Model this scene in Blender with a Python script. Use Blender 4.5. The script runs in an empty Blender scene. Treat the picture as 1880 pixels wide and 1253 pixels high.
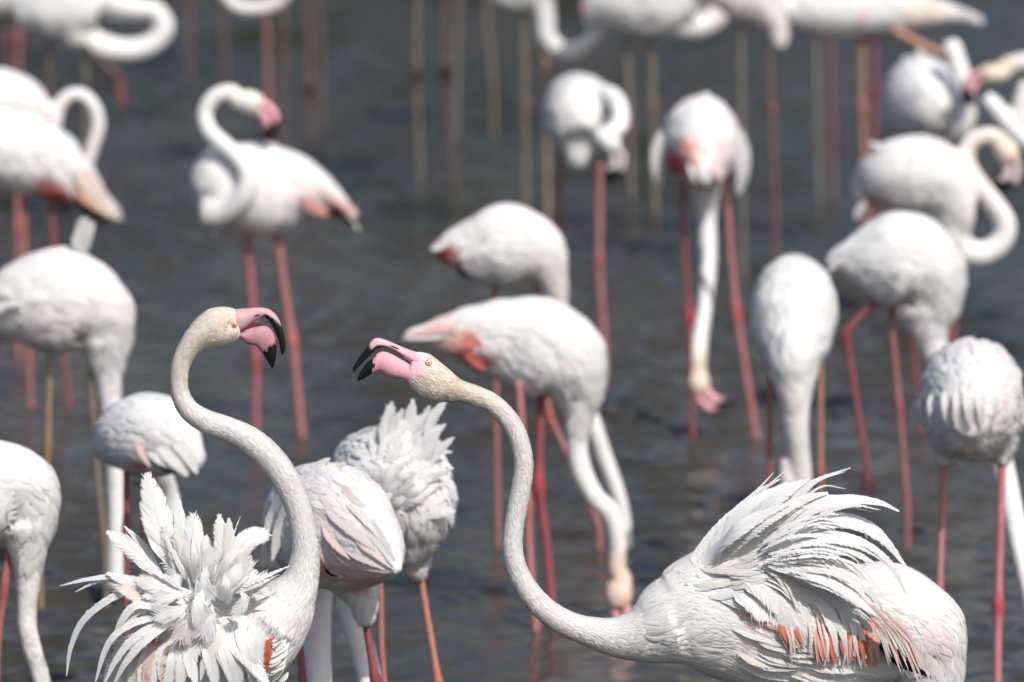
import bpy, math, random
import numpy as np
from mathutils import Vector
from mathutils.bvhtree import BVHTree
from mathutils.kdtree import KDTree

SC = bpy.context.scene
COL = SC.collection

# ------------------------------------------------------------------ camera
LENS, IMW, IMH = 200.0, 1880.0, 1253.0
F = LENS / 36.0 * IMW                       # focal length in photo pixels
CAM = np.array([0.0, 0.0, 3.2])             # eye height over the water
TH = math.atan(1676.5 / F)                  # looking slightly down
FWD = np.array([0.0, math.cos(TH), -math.sin(TH)])
UPV = np.array([0.0, math.sin(TH), math.cos(TH)])
cam = bpy.data.cameras.new('camera')
cam.lens = LENS; cam.sensor_width = 36.0
cam.clip_start = 0.1; cam.clip_end = 3000
cam.dof.use_dof = True
cam.dof.focus_distance = F / 905.0
cam.dof.aperture_fstop = 3.3
camo = bpy.data.objects.new('camera', cam); COL.objects.link(camo)
camo.location = CAM; camo.rotation_euler = (math.pi / 2 - TH, 0, 0)
SC.camera = camo

# ------------------------------------------------------------------ sky, sun, exposure
SUN = Vector((0.40, -0.74, 0.92)).normalized()       # towards the sun
w = bpy.data.worlds.new('World'); SC.world = w; w.use_nodes = True
nt = w.node_tree; nt.nodes.clear()
sky = nt.nodes.new('ShaderNodeTexSky'); sky.sky_type = 'NISHITA'; sky.sun_disc = False
sky.air_density = 1.0; sky.dust_density = 3.0; sky.ozone_density = 1.0
sky.sun_elevation = math.asin(SUN.z)
sky.sun_rotation = math.atan2(SUN.x, SUN.y)
bg = nt.nodes.new('ShaderNodeBackground'); bg.inputs['Strength'].default_value = 0.125
wo = nt.nodes.new('ShaderNodeOutputWorld')
nt.links.new(sky.outputs[0], bg.inputs[0]); nt.links.new(bg.outputs[0], wo.inputs[0])
sl = bpy.data.lights.new('sun', 'SUN'); sl.energy = 3.9; sl.angle = math.radians(0.53)
sl.color = (1.0, 0.972, 0.93)
so = bpy.data.objects.new('sun', sl); COL.objects.link(so)
so.location = (5, -5, 12)
so.rotation_euler = (-SUN).to_track_quat('-Z', 'Y').to_euler()
SC.view_settings.view_transform = 'Standard'
try: SC.view_settings.look = 'None'
except Exception: pass
SC.view_settings.exposure = 0.02; SC.view_settings.gamma = 1.0
SC.view_settings.use_curve_mapping = False
SC.cycles.use_denoising = True
SC.cycles.max_bounces = 8

# ------------------------------------------------------------------ helpers
rng = np.random.default_rng(7)
random.seed(7)

def ray(px, py):
    return FWD + np.array([1.0, 0, 0]) * ((px - IMW / 2) / F) + UPV * ((IMH / 2 - py) / F)
def P(px, py, Y):
    d = ray(px, py)
    return CAM + d * ((Y - CAM[1]) / d[1])
def Ydist(px, py, s):
    return (CAM + ray(px, py) * (F / s))[1]
def unit(v):
    v = np.asarray(v, float); n = np.linalg.norm(v, axis=-1, keepdims=True); return v / np.maximum(n, 1e-9)
def cr(a, n):
    """Catmull-Rom resample of an (k,d) array to n samples, spaced by chord length"""
    a = np.asarray(a, float); k = len(a)
    if k == 2:
        t = np.linspace(0, 1, n)[:, None]; return a[0] * (1 - t) + a[1] * t
    seg = np.linalg.norm(np.diff(a[:, :3], axis=0), axis=1) + 1e-6
    u = np.concatenate([[0], np.cumsum(seg)]); u /= u[-1]
    m = np.zeros_like(a)
    m[1:-1] = (a[2:] - a[:-2]) / (u[2:] - u[:-2])[:, None]
    m[0] = (a[1] - a[0]) / (u[1] - u[0]); m[-1] = (a[-1] - a[-2]) / (u[-1] - u[-2])
    t = np.linspace(0, 1, n); i = np.clip(np.searchsorted(u, t, side='right') - 1, 0, k - 2)
    h = (u[i + 1] - u[i])[:, None]; x = ((t - u[i]) / (u[i + 1] - u[i]))[:, None]
    return ((2 * x**3 - 3 * x**2 + 1) * a[i] + (x**3 - 2 * x**2 + x) * h * m[i]
            + (-2 * x**3 + 3 * x**2) * a[i + 1] + (x**3 - x**2) * h * m[i + 1])

def frames(c, hint=(0, 0, 1)):
    T = unit(np.gradient(c, axis=0)); S = np.zeros_like(T)
    h = np.array(hint, float)
    s = np.cross(T[0], h)
    if np.linalg.norm(s) < 0.2: s = np.cross(T[0], (1.0, 0.3, 0))
    s = unit(s)
    for i in range(len(c)):
        s = s - T[i] * np.dot(s, T[i]); s = unit(s); S[i] = s
    return T, S, np.cross(S, T)

def ring_mesh(rings):
    """rings (n,k,3) -> closed tube with capped ends"""
    n, k, _ = rings.shape
    v = np.concatenate([rings.reshape(-1, 3), rings[0].mean(0)[None], rings[-1].mean(0)[None]])
    a = np.arange(n - 1)[:, None] * k; j = np.arange(k)[None]; j2 = (j + 1) % k
    q = np.stack([a + j, a + j2, a + k + j2, a + k + j], -1).reshape(-1, 4).tolist()
    e0, e1 = n * k, n * k + 1
    for i in range(k):
        i2 = (i + 1) % k
        q.append([e0, i2, i]); q.append([e1, (n - 1) * k + i, (n - 1) * k + i2])
    return v, q
def tube(c, ra, rb=None, k=16, hint=(0, 0, 1)):
    rb = ra if rb is None else rb
    T, S, N = frames(c, hint)
    an = np.linspace(0, 2 * math.pi, k, endpoint=False)
    R = c[:, None] + (ra[:, None] * np.cos(an))[..., None] * N[:, None] + (rb[:, None] * np.sin(an))[..., None] * S[:, None]
    return ring_mesh(R)
def ribbon(tp, bt, hw, k=20, side=(0, 1, 0), power=1.0):
    """tube whose profile runs between a top edge and a bottom edge"""
    cc = (tp + bt) / 2; ax = (tp - bt) / 2; s = np.array(side, float)
    an = np.linspace(0, 2 * math.pi, k, endpoint=False)
    ca = np.cos(an); sa = np.sin(an); sa = np.sign(sa) * np.abs(sa) ** power
    R = cc[:, None] + ca[None, :, None] * ax[:, None] + (hw[:, None] * sa)[..., None] * s
    return ring_mesh(R)
def join(parts):
    V, Q, o = [], [], 0
    for v, q in parts:
        V.append(v); Q += [[i + o for i in f] for f in q]; o += len(v)
    return np.concatenate(V), Q

def mesh_of(name, v, q, col=None, smooth=True):
    me = bpy.data.meshes.new(name)
    me.from_pydata(np.asarray(v, float).tolist(), [], q if isinstance(q, list) else q.tolist())
    if smooth: me.polygons.foreach_set('use_smooth', np.ones(len(me.polygons), bool))
    if col is not None: paint(me, col)
    me.update(); return me
def paint(me, col):
    a = me.color_attributes.get('pigment') or me.color_attributes.new('pigment', 'FLOAT_COLOR', 'POINT')
    c = np.ones((len(me.vertices), 4), np.float32); c[:, :3] = col
    a.data.foreach_set('color', c.ravel())
def fvec(me, uv):
    a = me.attributes.new('vane', 'FLOAT_VECTOR', 'POINT')
    c = np.zeros((len(me.vertices), 3), np.float32); c[:, :2] = uv
    a.data.foreach_set('vector', c.ravel())
def link(name, me, mat=None, parent=None):
    o = bpy.data.objects.new(name, me); COL.objects.link(o)
    if mat is not None: me.materials.append(mat)
    if parent is not None: o.parent = parent
    return o
def ss(x, a, b):
    t = np.clip((x - a) / (b - a), 0, 1); return t * t * (3 - 2 * t)

_S = [(rng.normal(size=3), rng.uniform(0, 6.28)) for _ in range(18)]
def wob(p, sc):
    """cheap smooth noise, about -1..1"""
    r = 0
    for d, ph in _S: r = r + np.sin(p @ (d * sc) + ph)
    return r / 4.0

# ------------------------------------------------------------------ materials
def mat_new(name):
    m = bpy.data.materials.new(name); m.use_nodes = True
    n = m.node_tree; n.nodes.clear(); o = n.nodes.new('ShaderNodeOutputMaterial'); return m, n, o
def pigment_nodes(n, amt=0.05, scale=60):
    a = n.nodes.new('ShaderNodeAttribute'); a.attribute_name = 'pigment'
    t = n.nodes.new('ShaderNodeTexCoord')
    z = n.nodes.new('ShaderNodeTexNoise'); z.inputs['Scale'].default_value = scale; z.inputs['Detail'].default_value = 4
    n.links.new(t.outputs['Object'], z.inputs['Vector'])
    r = n.nodes.new('ShaderNodeMapRange'); r.inputs[1].default_value = 0.3; r.inputs[2].default_value = 0.7
    r.inputs[3].default_value = 1 - amt * 2; r.inputs[4].default_value = 1.0
    n.links.new(z.outputs[0], r.inputs[0])
    x = n.nodes.new('ShaderNodeMix'); x.data_type = 'RGBA'; x.blend_type = 'MULTIPLY'; x.inputs[0].default_value = 1
    n.links.new(a.outputs['Color'], x.inputs[6]); n.links.new(r.outputs[0], x.inputs[7])
    return x.outputs[2], z.outputs[0], t
def plumage_mat():
    m, n, o = mat_new('plumage')
    c, z, t = pigment_nodes(n, 0.03, 45)
    p = n.nodes.new('ShaderNodeBsdfPrincipled'); p.inputs['Roughness'].default_value = 0.8
    p.inputs['Specular IOR Level'].default_value = 0.15
    z2 = n.nodes.new('ShaderNodeTexNoise'); z2.inputs['Scale'].default_value = 170; z2.inputs['Detail'].default_value = 3
    n.links.new(t.outputs['Object'], z2.inputs['Vector'])
    b = n.nodes.new('ShaderNodeBump'); b.inputs['Strength'].default_value = 0.5; b.inputs['Distance'].default_value = 0.003
    n.links.new(z2.outputs[0], b.inputs['Height']); n.links.new(b.outputs[0], p.inputs['Normal'])
    n.links.new(c, p.inputs['Base Color']); n.links.new(p.outputs[0], o.inputs[0]); return m
def feather_mat(name, trans):
    m, n, o = mat_new(name)
    a = n.nodes.new('ShaderNodeAttribute'); a.attribute_name = 'pigment'
    v = n.nodes.new('ShaderNodeAttribute'); v.attribute_name = 'vane'
    sx = n.nodes.new('ShaderNodeSeparateXYZ'); n.links.new(v.outputs['Vector'], sx.inputs[0])
    ab = n.nodes.new('ShaderNodeMath'); ab.operation = 'ABSOLUTE'; n.links.new(sx.outputs[1], ab.inputs[0])
    mu = n.nodes.new('ShaderNodeMath'); mu.operation = 'MULTIPLY'; mu.inputs[1].default_value = -0.55
    n.links.new(ab.outputs[0], mu.inputs[0])
    ad = n.nodes.new('ShaderNodeMath'); ad.operation = 'ADD'
    n.links.new(sx.outputs[0], ad.inputs[0]); n.links.new(mu.outputs[0], ad.inputs[1])
    nz = n.nodes.new('ShaderNodeTexNoise'); nz.noise_dimensions = '1D'; nz.inputs['Scale'].default_value = 55; nz.inputs['Detail'].default_value = 3
    n.links.new(ad.outputs[0], nz.inputs['W'])
    r = n.nodes.new('ShaderNodeMapRange'); r.inputs[1].default_value = .3; r.inputs[2].default_value = .7
    r.inputs[3].default_value = .88; r.inputs[4].default_value = 1.0; n.links.new(nz.outputs[0], r.inputs[0])
    x = n.nodes.new('ShaderNodeMix'); x.data_type = 'RGBA'; x.blend_type = 'MULTIPLY'; x.inputs[0].default_value = 1
    n.links.new(a.outputs['Color'], x.inputs[6]); n.links.new(r.outputs[0], x.inputs[7])
    b = n.nodes.new('ShaderNodeBump'); b.inputs['Strength'].default_value = 0.35; b.inputs['Distance'].default_value = 0.002
    n.links.new(nz.outputs[0], b.inputs['Height'])
    d = n.nodes.new('ShaderNodeBsdfDiffuse'); tr = n.nodes.new('ShaderNodeBsdfTranslucent')
    n.links.new(x.outputs[2], d.inputs[0]); n.links.new(x.outputs[2], tr.inputs[0]); n.links.new(b.outputs[0], d.inputs['Normal'])
    mx = n.nodes.new('ShaderNodeMixShader'); mx.inputs[0].default_value = trans
    n.links.new(d.outputs[0], mx.inputs[1]); n.links.new(tr.outputs[0], mx.inputs[2]); n.links.new(mx.outputs[0], o.inputs[0])
    return m
def skin_mat(name, rough, amt=0.1, scale=120, spec=.4, bump=.3):
    m, n, o = mat_new(name)
    c, z, t = pigment_nodes(n, amt, scale)
    p = n.nodes.new('ShaderNodeBsdfPrincipled'); p.inputs['Roughness'].default_value = rough
    p.inputs['Specular IOR Level'].default_value = spec
    b = n.nodes.new('ShaderNodeBump'); b.inputs['Strength'].default_value = bump; b.inputs['Distance'].default_value = 0.001
    n.links.new(z, b.inputs['Height']); n.links.new(b.outputs[0], p.inputs['Normal'])
    n.links.new(c, p.inputs['Base Color']); n.links.new(p.outputs[0], o.inputs[0]); return m
def bill_mat():
    m, n, o = mat_new('bill_horn')
    c, z, t = pigment_nodes(n, 0.07, 150)
    p = n.nodes.new('ShaderNodeBsdfPrincipled'); p.inputs['Specular IOR Level'].default_value = .28
    g = n.nodes.new('ShaderNodeRGBToBW'); n.links.new(c, g.inputs[0])
    r = n.nodes.new('ShaderNodeMapRange'); r.inputs[1].default_value = .03; r.inputs[2].default_value = .2
    r.inputs[3].default_value = .22; r.inputs[4].default_value = .55; n.links.new(g.outputs[0], r.inputs[0])
    n.links.new(r.outputs[0], p.inputs['Roughness'])
    b = n.nodes.new('ShaderNodeBump'); b.inputs['Strength'].default_value = .25; b.inputs['Distance'].default_value = .001
    n.links.new(z, b.inputs['Height']); n.links.new(b.outputs[0], p.inputs['Normal'])
    n.links.new(c, p.inputs['Base Color']); n.links.new(p.outputs[0], o.inputs[0]); return m
M_PLUM = plumage_mat()
M_CARD = feather_mat('contour_feathers', 0.10)
M_FEA = feather_mat('long_feathers', 0.34)
M_BILL = bill_mat()
M_LEG = skin_mat('leg_scales', .5, .12, 140)
M_EYE = skin_mat('eye', .18, .02, 50, .5, 0)

def water_mat():
    m, n, o = mat_new('murky_water')
    p = n.nodes.new('ShaderNodeBsdfPrincipled')
    t = n.nodes.new('ShaderNodeTexCoord')
    z0 = n.nodes.new('ShaderNodeTexNoise'); z0.inputs['Scale'].default_value = .9; z0.inputs['Detail'].default_value = 3
    mp = n.nodes.new('ShaderNodeMapping'); mp.inputs['Scale'].default_value = (1, .35, 1)
    n.links.new(t.outputs['Object'], mp.inputs[0]); n.links.new(mp.outputs[0], z0.inputs[0])
    cr_ = n.nodes.new('ShaderNodeValToRGB')
    cr_.color_ramp.elements[0].position = .35; cr_.color_ramp.elements[0].color = (.034, .032, .026, 1)
    cr_.color_ramp.elements[1].position = .68; cr_.color_ramp.elements[1].color = (.047, .045, .039, 1)
    n.links.new(z0.outputs[0], cr_.inputs[0]); n.links.new(cr_.outputs[0], p.inputs['Base Color'])
    p.inputs['Roughness'].default_value = .09; p.inputs['IOR'].default_value = 1.33
    mp2 = n.nodes.new('ShaderNodeMapping'); mp2.inputs['Scale'].default_value = (7, 16, 1)
    z1 = n.nodes.new('ShaderNodeTexNoise'); z1.inputs['Scale'].default_value = 2.0; z1.inputs['Detail'].default_value = 4
    z1.inputs['Roughness'].default_value = .6
    n.links.new(t.outputs['Object'], mp2.inputs[0]); n.links.new(mp2.outputs[0], z1.inputs[0])
    b = n.nodes.new('ShaderNodeBump'); b.inputs['Strength'].default_value = .6; b.inputs['Distance'].default_value = .004
    n.links.new(z1.outputs[0], b.inputs['Height']); n.links.new(b.outputs[0], p.inputs['Normal'])
    n.links.new(p.outputs[0], o.inputs[0]); return m

# ------------------------------------------------------------------ water: one rippled sheet
def build_water():
    xs = np.concatenate([-np.geomspace(900, 5, 14), np.arange(-4.6, 4.6, .029), np.geomspace(5, 900, 14)])
    ys = np.concatenate([np.linspace(-500, 4, 8), np.linspace(5, 12.7, 30), np.arange(12.8, 36, .0175), np.geomspace(36.5, 1600, 20)])
    X, Y = np.meshgrid(xs, ys)
    fade = ss(X, -9, -4.5) * (1 - ss(X, 4.5, 9)) * ss(Y, 9, 12.5) * (1 - ss(Y, 36, 42))
    Z = np.zeros_like(X); r = np.random.default_rng(3)
    for i in range(46):
        lam = r.uniform(.085, .24) if i < 36 else r.uniform(.24, .45)
        ang = math.pi / 2 + r.normal(0, .55); k = 2 * math.pi / lam
        amp = .0030 * (lam / .2) ** 0.9 * r.uniform(.4, 1.2) * (.95 if i < 36 else .7)
        Z += amp * np.sin(k * (X * math.cos(ang) + Y * math.sin(ang)) + r.uniform(0, 6.28) + 1.2 * np.sin(X * r.uniform(.6, 2) + Y * r.uniform(.3, 1) + r.uniform(0, 6)))
    env = .65 + .45 * np.sin(X * 1.3 + 1) * np.sin(Y * .7 + .4) + .25 * np.sin(X * 3.1 + Y * 1.1)
    Z *= np.clip(env, .25, 1.3) * fade
    n, k = X.shape
    v = np.stack([X, Y, Z], -1).reshape(-1, 3)
    a = (np.arange(n - 1)[:, None] * k + np.arange(k - 1)[None]).ravel()
    q = np.stack([a, a + 1, a + k + 1, a + k], -1)
    me = bpy.data.meshes.new('water')
    me.vertices.add(len(v)); me.vertices.foreach_set('co', v.ravel())
    me.loops.add(len(q) * 4); me.loops.foreach_set('vertex_index', q.ravel())
    me.polygons.add(len(q)); me.polygons.foreach_set('loop_start', np.arange(len(q)) * 4)
    me.update(calc_edges=True)
    me.polygons.foreach_set('use_smooth', np.ones(len(q), bool))
    o = link('water', me, water_mat()); o['kind'] = 'structure'
    o['label'] = 'dark grey rippled shallow water filling the whole background'
build_water()

def build_added_wood():
    """unseen wood added beyond the frame so the rippled water mirrors something dark"""
    r = np.random.default_rng(11); n = 42000
    cx = r.uniform(-120, 120, 150); cy = r.uniform(52, 66, 150); ch = r.uniform(8, 15.5, 150); cw = r.uniform(3.0, 5.5, 150)
    k = r.integers(0, 150, n); d = unit(r.normal(size=(n, 3))) * r.uniform(.35, 1, n)[:, None] ** .6
    p = np.stack([cx[k] + d[:, 0] * cw[k], cy[k] + d[:, 1] * cw[k] * .8, ch[k] * .5 + d[:, 2] * ch[k] * .5], 1)
    s = r.uniform(.35, .8, n)[:, None]; e1 = unit(r.normal(size=(n, 3))) * s; e2 = unit(np.cross(e1, r.normal(size=(n, 3)))) * s * .7
    v = np.stack([p - e1, p - e2 * .8, p + e1, p + e2], 1).reshape(-1, 3)
    me = mesh_of('added_wood', v, np.arange(n * 4).reshape(-1, 4), smooth=False, col=np.repeat(np.array([.045, .065, .028]) * r.uniform(.6, 1.4, n)[:, None], 4, 0))
    m, nn, o = mat_new('foliage'); at_ = nn.nodes.new('ShaderNodeAttribute'); at_.attribute_name = 'pigment'
    df = nn.nodes.new('ShaderNodeBsdfDiffuse'); nn.links.new(at_.outputs['Color'], df.inputs[0]); nn.links.new(df.outputs[0], o.inputs[0])
    w_ = link('added_wood', me, m); w_['kind'] = 'stuff'; w_['label'] = 'unseen dark wood added behind the flock for the water to mirror'; w_['category'] = 'trees'
build_added_wood()

# ------------------------------------------------------------------ feathers
WHITE = np.array([.765, .758, .748]); CREAM = np.array([.74, .62, .47]); PINKW = np.array([.80, .66, .63])
CORAL = np.array([.66, .19, .13]); BLACK = np.array([.010, .010, .011])
PINK = np.array([.72, .37, .42]); LEGP = np.array([.50, .15, .15])

def cards(roots, nor, flow, L, W, lift, col, K=4, twist=.25, surf=None):
    """many small overlapping feathers as one vertex/face set"""
    n = len(roots); nor = unit(nor)
    f = flow - nor * (flow * nor).sum(1, keepdims=True); f = unit(f)
    s = unit(np.cross(nor, f)); a = rng.normal(0, twist, n)[:, None]
    f = unit(f + s * a); s = unit(np.cross(nor, f))
    tl = rng.normal(0, .13, n)[:, None]; s = unit(s + nor * tl)
    t = np.linspace(0, 1, K + 1)
    wp = np.minimum(1, (t + .12) ** .6 * 1.15) * (1 - t ** 2.6) ** .75; wp[-1] = .04
    L = L[:, None, None]; W = W[:, None, None]; lf = lift[:, None, None]; tt = t[None, :, None]
    c = roots[:, None] + f[:, None] * L * tt
    kd_, vco, vno = surf; flat = c.reshape(-1, 3); ix = np.array([kd_.find(p)[1] for p in flat])
    vn = vno[ix]; flat = flat - vn * ((flat - vco[ix]) * vn).sum(1, keepdims=True)      # follow the body
    nb = vn.reshape(n, K + 1, 3); c = flat.reshape(n, K + 1, 3)
    off = L * lf * (2.4 * tt - 1.7 * tt ** 2) + .0005 * tt; off = off + rng.uniform(0, .0008, n)[:, None, None] * tt
    c = c + nb * off
    s3 = unit(s[:, None] - nb * (s[:, None] * nb).sum(2, keepdims=True))
    lt = c - s3 * W * wp[None, :, None] - nb * W * .14 * wp[None, :, None]
    rt = c + s3 * W * wp[None, :, None] - nb * W * .14 * wp[None, :, None]
    V = np.stack([lt, c, rt], 2).reshape(n, -1, 3)
    tipn = f[:, None] * (tt - .55) * .22; tn = -s[:, None] * tl[:, :, None] * .8
    NN = np.stack([nb + tipn + tn - s[:, None] * .24, nb + tipn + tn, nb + tipn + tn + s[:, None] * .24], 2).reshape(-1, 3)
    q = []
    for i in range(K):
        b = i * 3
        q += [[b, b + 3, b + 4, b + 1], [b + 1, b + 4, b + 5, b + 2]]
    q = np.array(q); m = (K + 1) * 3
    Q = (q[None] + (np.arange(n) * m)[:, None, None]).reshape(-1, 4)
    C = np.repeat(col, m, axis=0)
    uv = np.tile(np.stack([np.repeat(t, 3), np.tile([-1, 0, 1], K + 1)], 1), (n, 1))
    uv[:, 0] = uv[:, 0] * .5 + np.repeat(rng.uniform(0, 20, n), m)
    return V.reshape(-1, 3), Q, C, uv, unit(NN)

def feather_mesh(path, width, col, tipcol=None, face=None, fray=.3, tipf=.3, down=.2, M=26, shape=1.0, rachis=True, seed=0, cup=.16, soft=.98, nb=110):
    """one long feather: shaft, a thin inner vane and rows of separate barbs that split and fray. path (k,3) metres, width half-vane metres"""
    r = np.random.default_rng(seed)
    c = cr(path, M); T = unit(np.gradient(c, axis=0)); Ln = np.linalg.norm(np.diff(c, axis=0), axis=1).sum()
    fc = np.array([.25, -1.0, .95]) if face is None else np.asarray(face, float)
    S = unit(np.cross(T, np.broadcast_to(fc, T.shape))); N = np.cross(S, T)
    t = np.linspace(0, 1, M)
    def prof(x):
        x = np.clip(x, 0, 1.05)
        return np.clip((x + .03) / .30, 0, 1) ** .8 * np.clip(1 - np.clip((x - .30) / .74, 0, 1) ** (1.7 / shape), 0, 1) ** .8
    tipcol = col if tipcol is None else tipcol
    def at(x):
        x = np.clip(x, 0, 1) * (M - 1); k = np.minimum(x.astype(int), M - 2); f = (x - k)[:, None]
        return [A[k] * (1 - f) + A[k + 1] * f for A in (c, S, T, N)]
    V, Q, U, C = [], [], [], []
    # inner vane
    core = soft * (1 - .18 * t ** 4) ; wd = width * prof(t) * core
    for l in (-1, 0, 1):
        V.append(c + S * (l * wd)[:, None] + T * (abs(l) * wd * .35)[:, None] - N * (cup * wd * abs(l))[:, None])
    V = [np.stack(V, 1).reshape(-1, 3)]
    U.append(np.stack([np.repeat(t * 2, 3), np.tile([-.5, 0, .5], M)], 1))
    def shade(x): x = np.clip(x, 0, 1)[:, None] ** 1.5; return col[None] * (1 - x) + tipcol[None] * x
    C.append(shade(np.repeat(t, 3)))
    for k in range(M - 1):
        for l in (0, 1): Q.append([k * 3 + l, k * 3 + l + 1, k * 3 + 4 + l, k * 3 + 3 + l])
    o = M * 3
    # barbs, both sides, combed into clumps
    for sd in (-1, 1):
        n = nb; tb = np.sort(r.uniform(.01, .985, n))
        cl = np.interp(tb, np.linspace(0, 1, 9), r.normal(0, .02 + .16 * fray, 9)) + r.normal(0, .008 + .05 * fray, n)
        w = width * prof(tb + .04) * r.uniform(.93, 1.0, n) * (1 + .3 * cl)
        loose = r.random(n) < (.008 + .13 * fray); w = np.where(loose, w * r.uniform(.9, 1.35, n), w)
        dwn = (tb < .22) & (r.random(n) < down); w = np.where(dwn, width * r.uniform(.4, .9, n), w)
        tip = tb > .86; w = np.where(tip, w * (1 - .5 * r.random(n)) , w)
        sw = np.where(dwn, .3, np.where(tip, 2.4 + 2 * tipf * r.random(n), 1.7 + cl * 2.0))
        dl = sw * w / Ln
        sp = Ln / n * np.where(tip, .7, 1.05); lift = r.normal(0, .06 + .15 * fray, n) + np.where(dwn, r.normal(0, .4, n), 0)
        ring = []
        for u, g in ((.12, 1.0), (.55, 1.0), (.85, .92), (1.0, .42)):
            x = tb + u * dl; p, s_, t_, n_ = at(x); over = np.maximum(x - 1, 0)[:, None] * Ln
            p = p + t_ * over + s_ * (sd * w * u ** .92)[:, None] - n_ * (cup * w * u * u)[:, None] + n_ * (lift * w * u * u)[:, None]
            d = unit(s_ * sd * .62 + t_ * .78); e = np.cross(d, n_)
            ring.append(p - e * (sp * .5 * g)[:, None]); ring.append(p + e * (sp * .5 * g)[:, None])
        R_ = np.stack(ring, 1).reshape(-1, 3); V.append(R_)
        U.append(np.stack([np.repeat(tb * 2, 8), np.tile(np.repeat([.1, .55, .85, 1.0], 2) * sd, n)], 1)); C.append(shade(np.repeat(tb, 8)))
        for k in range(n):
            q = o + k * 8
            for m in range(3): Q.append([q + 2 * m, q + 2 * m + 1, q + 2 * m + 3, q + 2 * m + 2])
        o += n * 8
    if rachis:
        rr = np.linspace(.0007, .0002, M)
        tv, tq = tube(c + N * .0002, rr, k=5)
        V.append(tv); Q.extend([[i_ + o for i_ in f] for f in tq]); U.append(np.zeros((len(tv), 2)))
        C.append(np.tile(np.minimum(col * 1.05 + np.array([.02, .018, .01]), .87), (len(tv), 1)))
    return np.concatenate(V), Q, np.concatenate(C), np.concatenate(U)

# ------------------------------------------------------------------ bird builder
def pts3(lst, Y, s):
    """[(px,py,r[,dy])] -> centres, radii in metres"""
    c, r = [], []
    for p in lst:
        dy = p[3] if len(p) > 3 else 0.0
        q = P(p[0], p[1], Y + dy); c.append(q)
        r.append(p[2] * (np.dot(q - CAM, FWD)) / F)
    return np.array(c), np.array(r)

HEAD_SK = [(-46, -20, 17), (-28, -9, 23), (-8, -1, 30), (12, 1, 29), (30, 0, 22)]
UP_T = [(28, 22), (48, 21), (66, 14), (83, 0), (94, -23), (98, -48), (92, -70)]
UP_B = [(30, 2), (46, 0), (60, -6), (70, -16), (79, -30), (84, -46), (86, -63)]
LO_T = [(27, 1), (44, -1), (58, -7), (68, -17), (77, -31), (82, -46), (85, -60)]
LO_B = [(24, -22), (40, -27), (51, -32), (58, -43), (64, -56), (71, -67), (84, -71)]
BW = [17, 15, 14, 14, 13, 10, 4]
def tmpl(pt, org, ang, sc, flip):
    x, y = pt[0] * sc, pt[1] * sc * (-1 if flip else 1)
    ca, sa = math.cos(ang), math.sin(ang)
    return (org[0] + x * ca - y * sa, org[1] - (x * sa + y * ca))

def bill_part(name, top, bot, hw, Y, root, black, s, pink=PINK, n=34, k=22, thin=None, dy=0.0):
    """a mandible between two authored edges. black(t, v) -> 0..1 where v=1 at the top edge, 0 at the bottom"""
    tp = np.array([P(p[0], p[1], Y + dy) for p in top]); bt = np.array([P(p[0], p[1], Y + dy) for p in bot])
    hw = np.array(hw, float) / s
    A = cr(np.concatenate([tp, bt, hw[:, None]], 1), n)
    v, q = ribbon(A[:, :3], A[:, 3:6], np.abs(A[:, 6]), k=k)
    t = np.repeat(np.linspace(0, 1, n), k); an = np.tile(np.linspace(0, 2 * math.pi, k, endpoint=False), n)
    vv = (np.cos(an) + 1) / 2
    t = np.concatenate([t, [0, 1]]); vv = np.concatenate([vv, [.5, .5]])
    jag = .018 * np.sin(vv * 60) + .012 * rng.normal(size=len(t))
    b = np.clip(black(t + jag, vv), 0, 1)[:, None]
    sh = (1 + (.10 * wob(v, 90) + .08 * wob(v, 320) + .06 * np.sin(vv * 40 + 3 * wob(v, 60)))[:, None] * .5)
    col = (pink * sh) * (1 - b) + BLACK * b
    return link(name, mesh_of(name, v - np.array(root.location), q, col), M_BILL, root)

def eye_part(px, py, r, Y, hw, root, s, iris=(.62, .45, .22), dz=1.0):
    for sd in (-1, 1):
        c = P(px, py, Y) + np.array([0, sd * hw / s, 0])
        e = link('eye', sphere_mesh(r / s, (.50, .34, .22), flat=.36), M_EYE, root); e.location = Vector(c - np.array(root.location))
        for nm, rr, cl, off in (('iris', .80, iris, .12), ('pupil', .24, (.01, .01, .01), .36)):
            g = link(nm, sphere_mesh(r * rr / s, cl, flat=.34), M_EYE, e); g.location = (0, sd * r * off / s * dz, 0)

_sph = {}
def sphere_mesh(r, col, flat=1.0):
    k, n = 14, 9; th = np.linspace(.02, math.pi - .02, n); an = np.linspace(0, 2 * math.pi, k, endpoint=False)
    R = np.stack([r * np.sin(th)[:, None] * np.cos(an), r * flat * np.sin(th)[:, None] * np.sin(an), np.repeat(r * np.cos(th)[:, None], k, 1)], -1)
    v, q = ring_mesh(R)
    return mesh_of('eyeball', v, q, np.array(col))

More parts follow.
